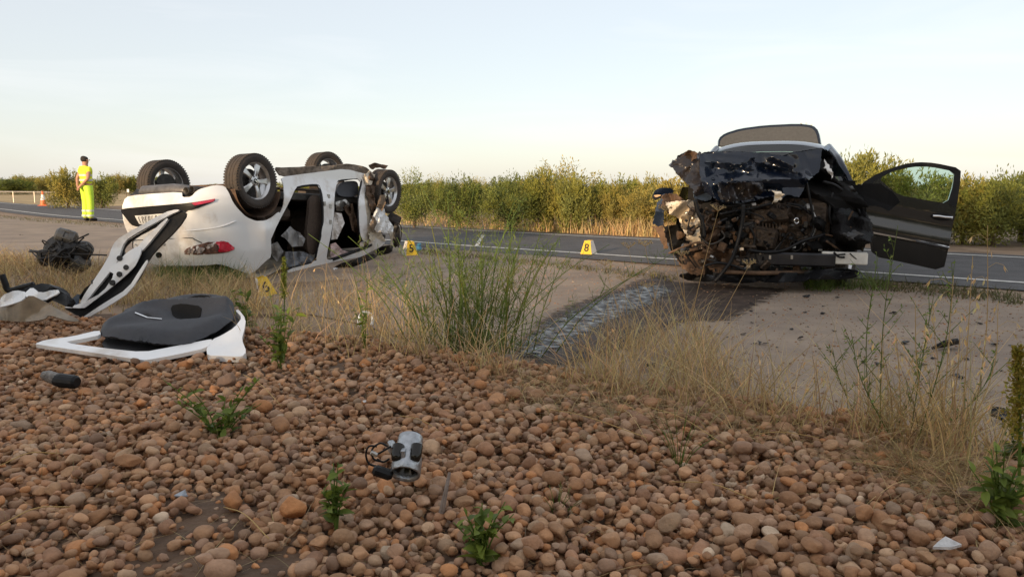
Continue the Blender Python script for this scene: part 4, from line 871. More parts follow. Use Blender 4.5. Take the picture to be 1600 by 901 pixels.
g = MB(); P = [dpx(920 + 14 * math.cos(a), 512 + 17 * math.sin(a), 6.72) for a in np.linspace(0, 6.28, 18)]; g.tube(P, .0045, 6); g.build('pipe_clamp', CHROME, dcar)
g = MB(); Ml = frame(dpx(915, 668, 6.74), DL, -DA, UP); g.lathe([(.0, -.05), (.045, -.04), (.055, .05), (.043, .055), (.04, .0), (0, -.02)], 24, Ml); g.build('intake_pipe', BLACKP, dcar, smooth=True)
bm_ = MB(); bm_.box((dpx(650, 760, 6.7) + dpx(1110, 752, 6.62)) / 2, (.09, .74, .115), DR, .15); bb = bm_.build('bumper_beam', mat('black_beam', (.022, .022, .026), .4, .3, var=.4), dcar)
for x in (750, 890, 1005, 1045):
    g = MB(); g.box(dpx(x, 745, 6.585), (.012, .02, .035), DR, .2); g.build('beam_bolt', STEEL, dcar, bb)
g = MB(); A_, B_ = D(*z8([(325, 750)])[0], 6.52), None; g.box(A_, (.07, .365, .105), DR, .12); wb = g.build('white_bumper_block', mat('scuffed_white', (.66, .63, .57), .6, var=.25, scale=9), dcar)
g = MB(); px_tube(g, z8([(258, 715), (290, 742), (325, 745)]), 6.46, .010, 6); px_tube(g, z8([(360, 720), (400, 755), (440, 782)]), 6.46, .005, 6); px_tube(g, z8([(280, 730), (330, 725)]), 6.46, .008, 6); g.build('torn_strap', BLACKP, dcar, wb)
g = MB(); px_tube(g, z7([(430, 838), (700, 846), (1000, 840), (1130, 845)]), 6.66, .020, 8); g.build('lower_rail', RUST, dcar, smooth=True)
for k_, q in enumerate(([(380, 850), (520, 835), (700, 852), (760, 880), (640, 905), (450, 900)], [(640, 850), (900, 840), (1010, 855), (1000, 890), (820, 905), (690, 895)], [(960, 830), (1200, 815), (1330, 830), (1300, 870), (1120, 890), (980, 880)], [(150, 860), (260, 845), (400, 860), (380, 895), (240, 900)])):
    px_sheet('undertray_scrap', z7(q), dep(422, 6.72, 442, 6.6, sl), BLACKP, dcar, cell=3, th=.012, crumple=.08, csize=.12, seed=140 + k_, smooth=False)
for q, rr, Y in (([(580, 405), (572, 520), (545, 640), (505, 760), (440, 850), (395, 900)], .017, 6.62), ([(270, 380), (290, 460), (318, 520), (330, 620)], .018, 6.66), ([(980, 250), (1010, 400), (1030, 560), (960, 690)], .012, 6.72), ([(100, 720), (190, 680), (300, 650), (380, 700)], .008, 6.64), ([(620, 700), (720, 712), (840, 700), (960, 640), (1100, 600)], .014, 6.66), ([(1110, 640), (1180, 690), (1240, 760)], .01, 6.6),
                 ([(430, 470), (520, 450), (640, 430), (760, 400)], .012, 6.72), ([(620, 550), (650, 620), (640, 690)], .011, 6.7), ([(860, 400), (950, 420), (1010, 470)], .013, 6.74), ([(1090, 260), (1190, 300), (1300, 420), (1360, 560)], .014, 6.78), ([(1150, 330), (1130, 480), (1180, 620), (1150, 720)], .011, 6.74), ([(1280, 450), (1230, 560), (1250, 680)], .009, 6.7), ([(330, 800), (420, 780), (520, 800), (600, 830)], .012, 6.64)):
    g = MB(); px_tube(g, z7(q), Y, rr, 8); g.build('hose', BLACKP if rr > .0105 else RUST, dcar, smooth=True)
r4 = np.random.default_rng(91); SCR = [ENG, RUST, DARKM, BLACKP, INTER, STEEL]
for i in range(215):                                        # broken brackets, covers and castings filling the bay
    px, py = (r4.random() * 900 + 180, r4.random() * 430 + 400); Y = 6.72 + .32 * r4.random()
    if px > 1010 and py < 460: continue
    if i > 110: Y = 6.66 + .08 * r4.random()
    g = MB(); sz = (.03 + .05 * r4.random(), .03 + .09 * r4.random(), .02 + .08 * r4.random())
    if i > 110: sz = tuple(.35 * k_ for k_ in sz)
    if i % 3 == 0 and i < 110: g.lathe([(0, -.04), (.02 + .03 * r4.random(), -.035), (.03 + .02 * r4.random(), 0), (.015, .03), (0, .035)], 12, frame(dpx(px, py, Y), *(DR @ rotm(unit(r4.normal(size=3)), 90 * r4.random())).T))
    else: g.box(dpx(px, py, Y), sz, DR @ rotm(unit(r4.normal(size=3)), 70 * r4.random()), .15)
    mi = int(r4.choice(6, p=[.30, .20, .16, .14, .08, .12])) if px < 700 or r4.random() < .4 else int(r4.choice([2, 3, 4, 0]))
    g.build('broken_bracket', SCR[mi], dcar)
for i in range(16):
    q = [(260 + 850 * r4.random(), 420 + 400 * r4.random())]
    for _ in range(3): q.append((q[-1][0] + 90 * r4.normal(), q[-1][1] + 60 * r4.normal()))
    g = MB(); px_tube(g, z7(q), 6.66 + .08 * r4.random(), .004 + .004 * r4.random(), 6); g.build('loose_cable', SCR[int(r4.integers(5))], dcar, smooth=True)
# passenger side mirror
mm_ = px_sheet('door_mirror', z7([(2, 335), (20, 312), (60, 298), (120, 303), (140, 326), (100, 340), (55, 348), (20, 362)]), dep(290, 7.75, 310, 7.7), NAVY, dcar, cell=2.5, th=.09, round_=2)
px_sheet('mirror_indicator', z7([(4, 348), (40, 344), (56, 349), (22, 363)]), dep(290, 7.74, 310, 7.69), mat('amber_lens', (.55, .38, .22), .3), dcar, mm_, cell=2, th=.01, off=.01)

# ------------------------------------------------------------------ loose wreckage on the bank
# door lying flat, inner trim upwards
pA = GG(227, 563); pl0 = np.array([pA[0], pA[1], .128]); pn = unit(np.array([.02, -.20, 1.0])); ff = lambda p: on_plane(p, pl0, pn)
fdr = empty('torn_door', (pA[0], pA[1] + .5, .05), 'torn-off white car door lying flat on the stones, charcoal inner trim upwards', 'car door')
px_sheet('window_frame', zd([(60, 430), (140, 402), (330, 378), (512, 333), (524, 368), (400, 395), (255, 420), (560, 462), (815, 488), (1010, 452), (1260, 402), (1300, 398), (1262, 458), (1050, 505), (840, 543), (790, 540), (500, 496), (200, 452), (110, 438)]), ff, WHITE, fdr, cell=4, th=.02, round_=1)
px_sheet('door_end', zd([(1255, 460), (1298, 398), (1360, 372), (1450, 318), (1505, 245), (1455, 200), (1480, 190), (1530, 260), (1520, 330), (1500, 400), (1535, 485), (1502, 520), (1390, 515), (1262, 512)]), ff, WHITE, fdr, cell=4, th=.03, crumple=.012, csize=.12)
px_sheet('door_shell', zd([(515, 372), (700, 250), (1000, 150), (1400, 130), (1460, 210), (1500, 250), (1440, 320), (1290, 395), (1255, 455), (1010, 448), (815, 484), (560, 455)]), lambda p: ff(p) - pn * .03, BLACKP, fdr, cell=6, th=.02)
def dome(p):
    p = np.asarray(p); x, y = (p[:, 0] - 40) / .225, (p[:, 1] - 440) / .225
    b = smooth_poly(trim_q, 2); B = np.concatenate([b + (np.roll(b, -1, 0) - b) * t for t in np.linspace(0, 1, 6)[:-1]]); d = np.sqrt(((p[:, None] - B[None]) ** 2).sum(2)).min(1)
    h = .045 * np.sin(np.clip(d / 12, 0, 1) * 1.57) + .022 * np.exp(-((y - (200 - (x - 900) * .05)) / 16) ** 2) - .016 * np.exp(-((y - (300 - (x - 900) * .12)) / 30) ** 2)                       # rounded rim, arm-rest ridge
    h -= .045 * np.exp(-(((x - 1130) / 150) ** 2 + ((y - 245) / 32) ** 2)) + .03 * np.exp(-(((x - 1230) / 130) ** 2 + ((y - 150 + (x - 1230) * .05) / 16) ** 2)) + .02 * np.exp(-(((x - 860) / 70) ** 2 + ((y - 275) / 12) ** 2))
    q = ff(p - np.array([0, 1]) * (h * 0)[:, None]); return q + pn * h[:, None]
trim_q = zd([(512, 335), (560, 268), (700, 216), (860, 158), (1070, 102), (1200, 90), (1350, 96), (1430, 130), (1452, 195), (1440, 260), (1335, 345), (1250, 385), (1130, 438), (950, 438), (700, 406), (532, 376)])
tp = px_sheet('trim_panel', trim_q, dome, GREYT, fdr, cell=2.6, th=.012)
px_sheet('grab_recess', zd([(1085, 160), (1200, 133), (1300, 134), (1326, 152), (1260, 166), (1150, 168)]), lambda p: dome(p) + pn * .004, INTER, fdr, tp, cell=2.5, th=.004)
px_sheet('storage_recess', zd([(1010, 215), (1100, 205), (1230, 212), (1210, 250), (1120, 275), (1030, 260)]), lambda p: dome(p) + pn * .004, INTER, fdr, tp, cell=2.5, th=.004)
g = MB(); q = dome(np.array(zd([(770, 270), (850, 284), (955, 301)]))) + pn * .006; g.tube(q, .004, 6); g.build('handle_surround', CHROME, fdr, tp)
px_sheet('handle_recess', zd([(815, 268), (860, 262), (905, 284), (850, 284)]), lambda p: dome(p) + pn * .004, BLK, fdr, tp, cell=2.5, th=.004)
# door propped on edge: window frame sticking up
sP = np.array([-2.9, 5.0, 0.]); sn = unit(np.array([.12, -1, .22])); fs = lambda p: on_plane(p, sP, sn)
sdr = empty('bent_door', (-2.75, 4.9, 0), 'bent white car door propped on edge, empty window frame pointing up', 'car door')
def ss(nm, q, m, off, th=.02, par=None, **k): return px_sheet(nm, c3(q), lambda p: fs(p) + sn * off, m, sdr, par, cell=3, th=th, **k)
ss('door_seal', [(905, 20), (935, 42), (890, 110), (760, 240), (722, 300), (690, 370), (640, 420), (480, 530), (415, 580), (385, 560), (300, 512), (400, 500), (560, 300), (590, 220), (640, 170), (850, 50)], BLACKP, -.03, .03, holes=[c3([(838, 72), (735, 190), (690, 205), (618, 250), (610, 215), (660, 165)])])
ss('window_frame', [(890, 22), (905, 28), (850, 52), (645, 165), (615, 205), (592, 290), (500, 400), (425, 495), (396, 492), (540, 275), (570, 195), (605, 160), (830, 36)], WHITE, .0, .03)
ss('frame_arm', [(836, 66), (848, 72), (722, 226), (700, 235), (690, 205)], WHITE, .0, .03)
ss('door_inner_panel', [(592, 292), (640, 240), (700, 205), (716, 228), (690, 300), (640, 352), (545, 430), (440, 510), (425, 520), (310, 516), (405, 500), (520, 440), (580, 350), (545, 330)], WHITE, .01, .015, crumple=.015, csize=.15)
ss('outer_skin', [(745, 275), (748, 292), (662, 437), (560, 505), (415, 586), (408, 575), (520, 500), (650, 420), (720, 310)], WHITE, .02, .015)
for c_ in ((607, 270), (640, 316), (570, 392), (606, 350)):
    g = MB(); g.lathe([(0, .004), (.018, .004), (.02, -.01)], 14, frame(fs(np.array(c3([c_])))[0] + sn * .022, (1, 0, 0), sn, unit(np.cross((1, 0, 0), sn)))); g.build('panel_hole', BLK, sdr)
ss('glass_remnant', [(330, 505), (350, 480), (400, 440), (395, 490), (385, 512)], mat('blue_black_trim', (.05, .07, .10), .3, var=.6), .0, .01)
ss('torn_lining', [(380, 440), (520, 330), (560, 345), (480, 440), (420, 490)], BLACKP, -.05, .02, crumple=.03, csize=.08)
ss('lock_bracket', [(235, 545), (330, 560), (420, 585), (470, 560), (460, 600), (380, 600), (370, 650), (265, 668), (250, 600)], BLACKP, .05, .05, crumple=.03, csize=.1)
# torn bumper corner
bp_ = empty('bumper_fragment', GG(60, 505), 'torn beige-grey bumper corner with white shards beside the propped door', 'bumper')
fb2 = lambda p: on_plane(p, G(60, 508, .10), unit(np.array([0., -1, .55])))
px_sheet('bumper_skin', c3([(-60, 520), (0, 508), (110, 488), (150, 450), (230, 490), (330, 545), (410, 582), (360, 588), (245, 552), (225, 575), (120, 590), (0, 580), (-60, 575)]), fb2, mat('scuffed_beige_plastic', (.25, .20, .14), .45, var=.4, scale=9, coat=.4), bp_, cell=4, th=.008, crumple=.10, csize=.30, smooth=True)
for q in ([(5, 512), (25, 450), (100, 425), (150, 435), (135, 475), (60, 500)], [(135, 445), (175, 408), (215, 440), (305, 420), (312, 440), (230, 480), (150, 460)]): px_sheet('white_shard', c3(q), lambda p: fb2(p) - np.array([0, .03, 0]), WHITE, bp_, cell=3, th=.008, crumple=.04, csize=.12, smooth=False)
g = MB(); px_tube(g, c3([(165, 525), (240, 480), (310, 440)]), 5.0, .018, 6); g.build('black_strut', BLACKP, bp_)
g = MB(); px_tube(g, c3([(10, 350), (25, 390), (45, 430), (110, 415), (170, 400)]), 5.4, .022, 7); g.build('bent_strip', BLACKP, bp_, smooth=True)
px_sheet('foam_backing', c3([(-40, 470), (60, 430), (170, 400), (250, 450), (330, 500), (300, 540), (150, 470), (0, 520)]), lambda p: fb2(p) + np.array([0, .12, 0]), BLACKP, bp_, cell=4, th=.03, crumple=.05, csize=.15, smooth=False)
# torn gearbox lump
q0 = G(108, 430); gb = empty('torn_gearbox', q0, 'greasy black gearbox with cables lying in the dry weeds', 'gearbox'); gd = q0[1]
GBM = mat('black_grease_metal', (.028, .027, .027), .45, .45, var=.6, scale=16, bump=.5)
def zl(x, y, dy=0.): return D(*z4([(x, y)])[0], gd + dy)
for (x, y), (r0, ln), ax, nm, mm in (((520, 205), (.085, .20), (1, .3, -.35), 'end_housing', mat('grey_casting', (.10, .10, .10), .45, .6, var=.4)), ((510, 330), (.17, .30), (.6, -.5, -.5), 'main_casing', GBM), ((600, 410), (.10, .26), (1, -.4, .45), 'output_housing', mat('grey_casting', (.10, .10, .10))), ((360, 360), (.09, .12), (1, .2, .2), 'side_cover', GBM), ((650, 310), (.09, .16), (.3, -1, -.3), 'bell', GBM)):
    ax = unit(ax); u_ = unit(np.cross(ax, (0, 0, 1))); g = MB(); g.lathe([(0, -ln / 2), (r0 * .8, -ln / 2), (r0, -ln * .4), (r0, -ln * .1), (r0 * .86, -ln * .05), (r0 * .86, ln * .1), (r0, ln * .14), (r0 * .95, ln * .4), (r0 * .6, ln / 2), (0, ln / 2)], 20, frame(zl(x, y), u_, ax, np.cross(u_, ax)))
    for k in range(6):
        a = k * 1.047; g.box(zl(x, y) + (u_ * math.cos(a) + np.cross(u_, ax) * math.sin(a)) * r0 * .95, (.02, .02, ln * .6), np.stack([u_, np.cross(ax, u_), ax], 1), .2)
    g.build(nm, mm, gb)
r5 = np.random.default_rng(3)
for i in range(16):
    P = [zl(470 + 110 * r5.normal(), 330 + 60 * r5.normal(), -.1 + .1 * r5.normal()) for _ in range(4)]; g = MB(); g.tube(spline(P, 5), .006 + .006 * r5.random(), 6); g.build('cable', GBM, gb, smooth=True)
g = MB(); g.tube([zl(255, 310), zl(320, 318), zl(400, 330)], .012, 6); g.build('broken_lever', GBM, gb)
# bright metal part on the stones
q0 = GG(622, 745); q0 = G(622, 745, q0[2] + .045); tb = empty('metal_lamp_housing', q0, 'broken silver lamp housing with round rim and wires lying on the stones', 'lamp housing'); td = q0[1]
def tz(x, y, dy=0.): p = D(540 + x * .2443, 560 + y * .2443, td + dy); return p
SILV = mat('silver_casting', (.42, .44, .46), .28, .75, var=.35, scale=40, bump=.2)
ax = unit(np.array([-.04, -.78, -.62])); u_ = unit(np.cross(ax, (0, 0, 1))); Ml = frame(tz(385, 712, .0), u_, ax, np.cross(u_, ax))
g = MB(); g.lathe([(.034, -.10), (.036, -.05), (.040, -.03), (.0405, .012), (.037, .014), (.034, 0), (.030, -.04)], 28, Ml); g.build('round_rim', SILV, tb, smooth=True)
g = MB(); g.lathe([(.0, -.045), (.015, -.04), (.033, -.005)], 24, Ml); g.build('inner_bowl', mat('smoked_bowl', (.03, .025, .02), .15, .5), tb, smooth=True)
g = MB(); g.box(tz(395, 588, .03), (.078, .03, .012), rotm((1, 0, 0), 15), .2); g.box(tz(370, 630, -.005), (.013, .02, .045), None, .2); g.box(tz(300, 570, .05), (.02, .05, .03), rotm((0, 0, 1), 20), .2); g.box(tz(470, 575, .05), (.012, .06, .034), None, .2); g.build('clamp_frame', SILV, tb)
for x, y in ((325, 640), (445, 640)):
    g = MB(); g.lathe([(0, .006), (.012, .004), (.016, -.012), (.016, -.04)], 16, frame(tz(x, y, -.012), u_, ax, np.cross(u_, ax))); g.build('bulb_socket', mat('dark_glossy', (.02, .018, .015), .12, .3), tb, smooth=True)
for q in ([(270, 560), (220, 540), (170, 580), (180, 640), (240, 660)], [(290, 560), (240, 590), (200, 610), (160, 615)], [(200, 560), (150, 560), (130, 610), (150, 670), (210, 690)], [(280, 640), (240, 660), (200, 640)]):
    g = MB(); g.tube(spline([tz(*p, .02) for p in q], 6), .0028, 6); g.build('wire', BLACKP, tb, smooth=True)
g = MB(); g.box(tz(238, 728, -.01), (.055, .03, .026), rotm((0, 1, 0), 20), .3); g.build('black_connector', BLACKP, tb)
g = MB(); g.box(tz(182, 608, .0), (.02, .012, .01), rotm((0, 1, 0), 30), .2); g.build('terminal', STEEL, tb)
# black stub with clear end at the left
q0 = G(92, 605, .10); st_ = empty('black_plug', q0, 'short black plastic plug with a cracked clear end among the stones', 'plastic part')
g = MB(); a0, b0 = D(88, 593, q0[1]), D(121, 597, q0[1] - .02); g.tube([a0, a0 * .75 + b0 * .25, b0 * .9 + a0 * .1, b0], [.026, .030, .028, .020], 14); g.build('plug_body', BLACKP, st_, smooth=False)
g = MB(); g.tube([D(66, 585, q0[1]), D(74, 587, q0[1]), D(88, 592, q0[1])], [.014, .024, .026], 12); g.build('clear_end', mat('cracked_clear', (.22, .20, .18), .15, .2, var=.7, scale=60, bump=.6), st_, smooth=False)

# ------------------------------------------------------------------ evidence markers
def text_mesh(ch, size):
    cu = bpy.data.curves.new('glyph', 'FONT'); cu.body = ch; cu.size = size; cu.align_x = 'CENTER'; cu.align_y = 'CENTER'; cu.extrude = .0008; cu.resolution_u = 4; cu.offset = .002
    ob = bpy.data.objects.new('glyph', cu); COL.objects.link(ob); dg = bpy.context.evaluated_depsgraph_get(); me = bpy.data.meshes.new_from_object(ob.evaluated_get(dg))
    V = np.array([v.co[:] for v in me.vertices]); Fc = [tuple(p.vertices) for p in me.polygons]; bpy.data.objects.remove(ob); bpy.data.curves.remove(cu); bpy.data.meshes.remove(me); return V, Fc
def marker(px, py, num, rot, label, s=1., Y=None, lean=0):
    p = GG(px, py); root = empty('evidence_marker', p, label, 'evidence marker', 'numbered evidence markers'); h, b, t = .19 * s, .088 * s, .045 * s
    R = rotm((0, 0, 1), rot) @ rotm((0, 1, 0), lean)
    for k in range(4):
        a = rotm((0, 0, 1), 90 * k); q = np.array([(-b, -b, 0), (b, -b, 0), (t, -t, h), (-t, -t, h)]) @ a.T; n = unit(np.cross(q[1] - q[0], q[3] - q[0])); g = MB()
        g.add(np.concatenate([q, q - n * .003]) @ R.T + p, [(0, 1, 2, 3), (7, 6, 5, 4), (0, 4, 5, 1), (1, 5, 6, 2), (2, 6, 7, 3), (3, 7, 4, 0)])
        o = g.build('number_face' if k % 2 == 0 else 'side_face', YELL if k % 2 == 0 else MWHITE, root)
        if k % 2 == 0:
            V, Fc = text_mesh(num, .15 * s); e1 = unit(q[1] - q[0]); e2 = unit((q[3] + q[2]) / 2 - (q[0] + q[1]) / 2); c = q.mean(0) - e2 * .006 + n * .0025
            W = c + V[:, :1] * e1 + V[:, 1:2] * e2 + V[:, 2:] * n; mesh_obj('numeral', W @ R.T + p, Fc, BLK, root, o, smooth=False)
marker(640, 398, '5', 30, 'yellow evidence marker number 5 beside the front of the white car')
marker(920, 397, '8', -33, 'yellow evidence marker number 8 on the white road edge line')
marker(416, 461, '6', 33, 'yellow evidence marker number 6 leaning in dry grass beside the white car', .95, lean=-14)
g = MB(); p = GG(652, 393) + (0, .05, .03); g.lathe([(0, -.05), (.05, -.04), (.065, 0), (.05, .045), (0, .05)], 12, frame(p, (1, 0, 0), (0, 0, 1), (0, -1, 0))); g.lathe([(.02, .04), (.035, .07), (.015, .09)], 10, frame(p, (1, 0, 0), (.3, 0, 1), (0, -1, 0)))
o = g.build('blue_glove_bundle', mat('blue_nitrile', (.06, .22, .36), .5, var=.3, bump=.4)); tag(o, 'small crumpled blue bundle on the ground beside marker 5', 'bundle')

# ------------------------------------------------------------------ traffic cone, rail, roadside sign
p = G(68, 321.5); rt = empty('traffic_cone', p, 'orange and white traffic cone at the far edge of the road', 'traffic cone')
ORG = mat('cone_orange', (.75, .16, .04), .5, var=.12); g = MB(); g.box(p + (0, 0, .02), (.42, .42, .04), rotm((0, 0, 1), 20), .2); g.build('base', ORG, rt)
def cone_seg(nm, z0, z1, m):
    f = lambda z: .15 - .115 * z / .7
    g = MB(); g.lathe([(f(z0), z0), (f(z1), z1), (f(z1) - .01, z1), (f(z0) - .01, z0)], 28, frame(p + (0, 0, .03), (1, 0, 0), (0, 0, 1), (0, -1, 0)), closed=True); g.build(nm, m, rt, smooth=False)
cone_seg('lower_band', 0, .25, ORG); cone_seg('white_sleeve', .25, .52, MWHITE); cone_seg('tip', .52, .68, ORG)
rp = [D(-140, 299, 47), D(0, 299.5, 46), D(85, 300.5, 45), D(120, 301, 44.5)]; rl = empty('guard_rail', (rp[1][0], rp[1][1], 0), 'pale metal guard rail across the golden field', 'guard rail')
RAILM = mat('galvanised_rail', (.40, .36, .31), .5, .5, var=.15)
g = MB()
g.tube(rp, .045, 6); g.build('rail', RAILM, rl)
for t in np.linspace(0, 1, 9):
    q = rp[0] * (1 - t) + rp[-1] * t; g = MB(); g.box((q[0], q[1] + .06, q[2] / 2), (.05, .04, q[2] + .1)); g.build('post', RAILM, rl)
sg_ = G(199, 310); sr = empty('roadside_marker', sg_, 'small white square marker plate on a short post at the field edge', 'sign'); dS = sg_[1]
g = MB(); g.box(D(200, 298, dS), (.19, .02, .26), rotm((0, 0, 1), -10)); g.build('plate', MWHITE, sr)
for x in (197.5, 201.5): g = MB(); g.tube([D(x, 311, dS), D(x, 300, dS)], .02, 6); g.build('post', BARK, sr)

# ------------------------------------------------------------------ person in high visibility clothes, seen from behind, hands clasped at the back
def skin_obj(name, verts, edges, rad, m, parent, sub=2, root=0):
    me = bpy.data.meshes.new(name); me.from_pydata(verts, edges, []); o = bpy.data.objects.new(name, me); COL.objects.link(o); o.parent = parent; me.materials.append(m)
    md = o.modifiers.new('skin', 'SKIN'); md.use_smooth_shade = True; sv = me.skin_vertices[0].data
    for i, r in enumerate(rad): sv[i].radius = (r, r) if not isinstance(r, tuple) else r
    sv[root].use_root = True
    ms = o.modifiers.new('sub', 'SUBSURF'); ms.levels = sub; ms.render_levels = sub
    return o
SKIN = mat('skin', (.42, .22, .14), .6, var=.1); HIVIS = mat('hi_vis_yellow', (.74, .80, .035), .7, var=.12, scale=10, bump=.1); HIVIS2 = mat('hi_vis_lime', (.55, .80, .05), .7, var=.14, scale=10, bump=.15)
REFL = mat('reflective_band', (.52, .54, .48), .4, var=.1); HAIR = mat('dark_hair', (.018, .014, .012), .8, var=.3, scale=40, bump=.4)
pp = G(139, 345.5); per = empty('person', (pp[0], pp[1], 0), 'person in yellow high-visibility shirt and trousers, back turned, hands clasped behind', 'person'); per.rotation_euler = (0, 0, math.radians(-32))
J = dict(pel=(0, 0, .95), sp=(0, .0, 1.12), ch=(0, .01, 1.32), nk=(0, .0, 1.48), hd0=(.015, .01, 1.58), hd1=(.02, .02, 1.69), shl=(-.18, 0, 1.40), shr=(.18, 0, 1.40), ell=(-.26, -.09, 1.14), elr=(.27, -.09, 1.14), wrl=(-.06, -.20, .93), wrr=(.04, -.20, .93), hal=(0.0, -.20, .86), har=(.0, -.22, .87),
         hil=(-.095, 0, .90), hir=(.095, 0, .90), knl=(-.11, .015, .49), knr=(.11, .015, .49), anl=(-.115, -.03, .09), anr=(.115, -.03, .09), tol=(-.13, .14, .03), tor=(.13, .14, .03))
K = list(J); E_ = [('pel', 'sp'), ('sp', 'ch'), ('ch', 'nk'), ('nk', 'hd0'), ('hd0', 'hd1'), ('ch', 'shl'), ('ch', 'shr'), ('shl', 'ell'), ('ell', 'wrl'), ('wrl', 'hal'), ('shr', 'elr'), ('elr', 'wrr'), ('wrr', 'har'), ('pel', 'hil'), ('pel', 'hir'), ('hil', 'knl'), ('knl', 'anl'), ('anl', 'tol'), ('hir', 'knr'), ('knr', 'anr'), ('anr', 'tor')]
rad = dict(pel=.13, sp=.125, ch=.135, nk=.058, hd0=.085, hd1=.09, shl=.065, shr=.065, ell=.044, elr=.044, wrl=.031, wrr=.031, hal=.04, har=.04, hil=.088, hir=.088, knl=.062, knr=.062, anl=.042, anr=.042, tol=.035, tor=.035)
body_ = skin_obj('body', [J[k] for k in K], [(K.index(a), K.index(b)) for a, b in E_], [rad[k] for k in K], SKIN, per)
def sub_skin(name, keys, edges, rads, m): return skin_obj(name, [J[k] if isinstance(k, str) else k for k in keys], edges, rads, m, per)
sub_skin('shirt', [(0, 0, .89), (0, .005, 1.15), (0, .01, 1.33), (0, 0, 1.475), 'shl', (-.225, -.045, 1.26), 'shr', (.23, -.045, 1.26)], [(0, 1), (1, 2), (2, 3), (2, 4), (4, 5), (2, 6), (6, 7)], [(.185, .135), (.175, .135), (.185, .14), .075, .085, .078, .085, .078], HIVIS)
sub_skin('trousers', [(0, 0, 1.08), (-.10, 0, .86), 'knl', (-.115, -.02, .07), (.10, 0, .86), 'knr', (.115, -.02, .07)], [(0, 1), (1, 2), (2, 3), (0, 4), (4, 5), (5, 6)], [(.15, .12), .12, .095, .09, .12, .095, .09], HIVIS2)
for a in (-1, 1): sub_skin('boot', [(.115 * a, -.06, .05), (.12 * a, .06, .05), (.135 * a, .16, .04)], [(0, 1), (1, 2)], [.05, .052, .045], BLACKP)
sub_skin('hair', [(.012, -.022, 1.57), (.016, -.016, 1.66), (.022, .012, 1.74)], [(0, 1), (1, 2)], [.086, .108, .088], HAIR)
for sgn in (-1, 1):                                         # clasped fingers and thumb
    for k in range(4): skin_obj('finger', [(sgn * .035, -.215, .885 - .016 * k), (sgn * .005, -.25, .88 - .016 * k), (-sgn * .03, -.245, .875 - .016 * k)], [(0, 1), (1, 2)], [.009, .009, .007], SKIN, body_, 1)
    skin_obj('thumb', [(sgn * .03, -.22, .90), (sgn * .005, -.245, .915), (-sgn * .015, -.25, .92)], [(0, 1), (1, 2)], [.010, .010, .008], SKIN, body_, 1)
    skin_obj('ear', [(.018 + sgn * .092, .012, 1.615), (.018 + sgn * .10, .006, 1.65)], [(0, 1)], [(.012, .02), (.012, .022)], SKIN, body_, 1)
skin_obj('nose', [(.03, .105, 1.65), (.035, .128, 1.62)], [(0, 1)], [.012, .017], SKIN, body_, 1)
def band(c, rx, ry, z, h, nm='reflective_band', m=REFL):
    V = []; n = 28
    for zz_ in (z, z + h): V += [(c[0] + rx * math.cos(2 * math.pi * k / n), c[1] + ry * math.sin(2 * math.pi * k / n), zz_) for k in range(n)]
    o = mesh_obj(nm, V, [(k, (k + 1) % n, n + (k + 1) % n, n + k) for k in range(n)], m); o.parent = per
band((0, 0), .196, .150, 1.205, .05); band((0, 0), .193, .150, 1.075, .05)
for sx in (-1, 1): band((sx * .114, -.008), .094, .094, .26, .05); band((sx * .115, -.015), .095, .095, .13, .05)
g = MB(); g.box((-.045, -.158, 1.36), (.028, .008, .028)); o = g.build('shirt_badge', BLK); o.parent = per

# ------------------------------------------------------------------ plants that can be told apart
def fennel(px, py, seed):
    r = np.random.default_rng(seed); p0 = GG(px, py); p0[2] = 0; root = empty('fennel_plant', p0, 'tall feathery green fennel bush growing at the gravel edge', 'plant'); lv = []
    for i in range(66):
        ox = r.normal() * .16; b = p0 + (ox, r.normal() * .09, .02); h = .42 + .28 * r.random() + (.32 if i < 7 else 0); ln = ox * 1.1 + r.normal() * .16; ly = r.normal() * .14
        P = spline([b, b + (ln * .25, ly * .3, h * .4), b + (ln * .62, ly * .7, h * .75), b + (ln * 1.0, ly, h)], 4); g = MB(); t0 = (.75, .85, .7) if r.random() < .75 else (1.2, .95, .7)
        g.tube(P, np.linspace(.0036, .0013, len(P)), 5, tint=t0)
        for k in range(int(5 + 5 * r.random())):
            t = .25 + .7 * r.random(); q = P[int(t * (len(P) - 1))]; a = r.random() * 6.28; L_ = (.06 + .13 * r.random()) * (1.25 - t); e = q + np.array([math.cos(a) * .6, math.sin(a) * .5, .85]) * L_; m_ = (q + e) / 2 + np.array([math.cos(a), math.sin(a), -.3]) * L_ * .14
            g.tube([q, m_, e], [.0016, .0013, .0009], 4, cap=False, tint=t0); lv += [(m_, 3), (e, 5)]
        o = g.build('stem', FENNEL, root, smooth=True, tint=True)
        if i < 14: lv.append((P[-1], 10))
    C = []; 
    for c, n in lv: C.append(c + r.normal(size=(n, 3)) * .012)
    C = np.concatenate(C); Dn = r.normal(size=C.shape) + (0, 0, .9); V, Fc = leaf_quads(C, Dn, .035 * (.5 + r.random(len(C))), .0032, r)
    Cb = np.c_[p0[0] + r.normal(size=1500) * .17, p0[1] + r.normal(size=1500) * .09, .02 + .24 * r.random(1500) ** 1.5]; V2, F2 = leaf_quads(Cb, r.normal(size=(1500, 3)) + (0, 0, 1.2), .06, .005, r)
    o = mesh_obj('leaflets', np.concatenate([V - 0, V2]), np.concatenate([Fc, F2 + len(V)]), FENNEL, root, smooth=False, tint=tints(len(C) + 1500, 4, r, .5, 1.3)); o['kind'] = 'stuff'
fennel(738, 556, 2)
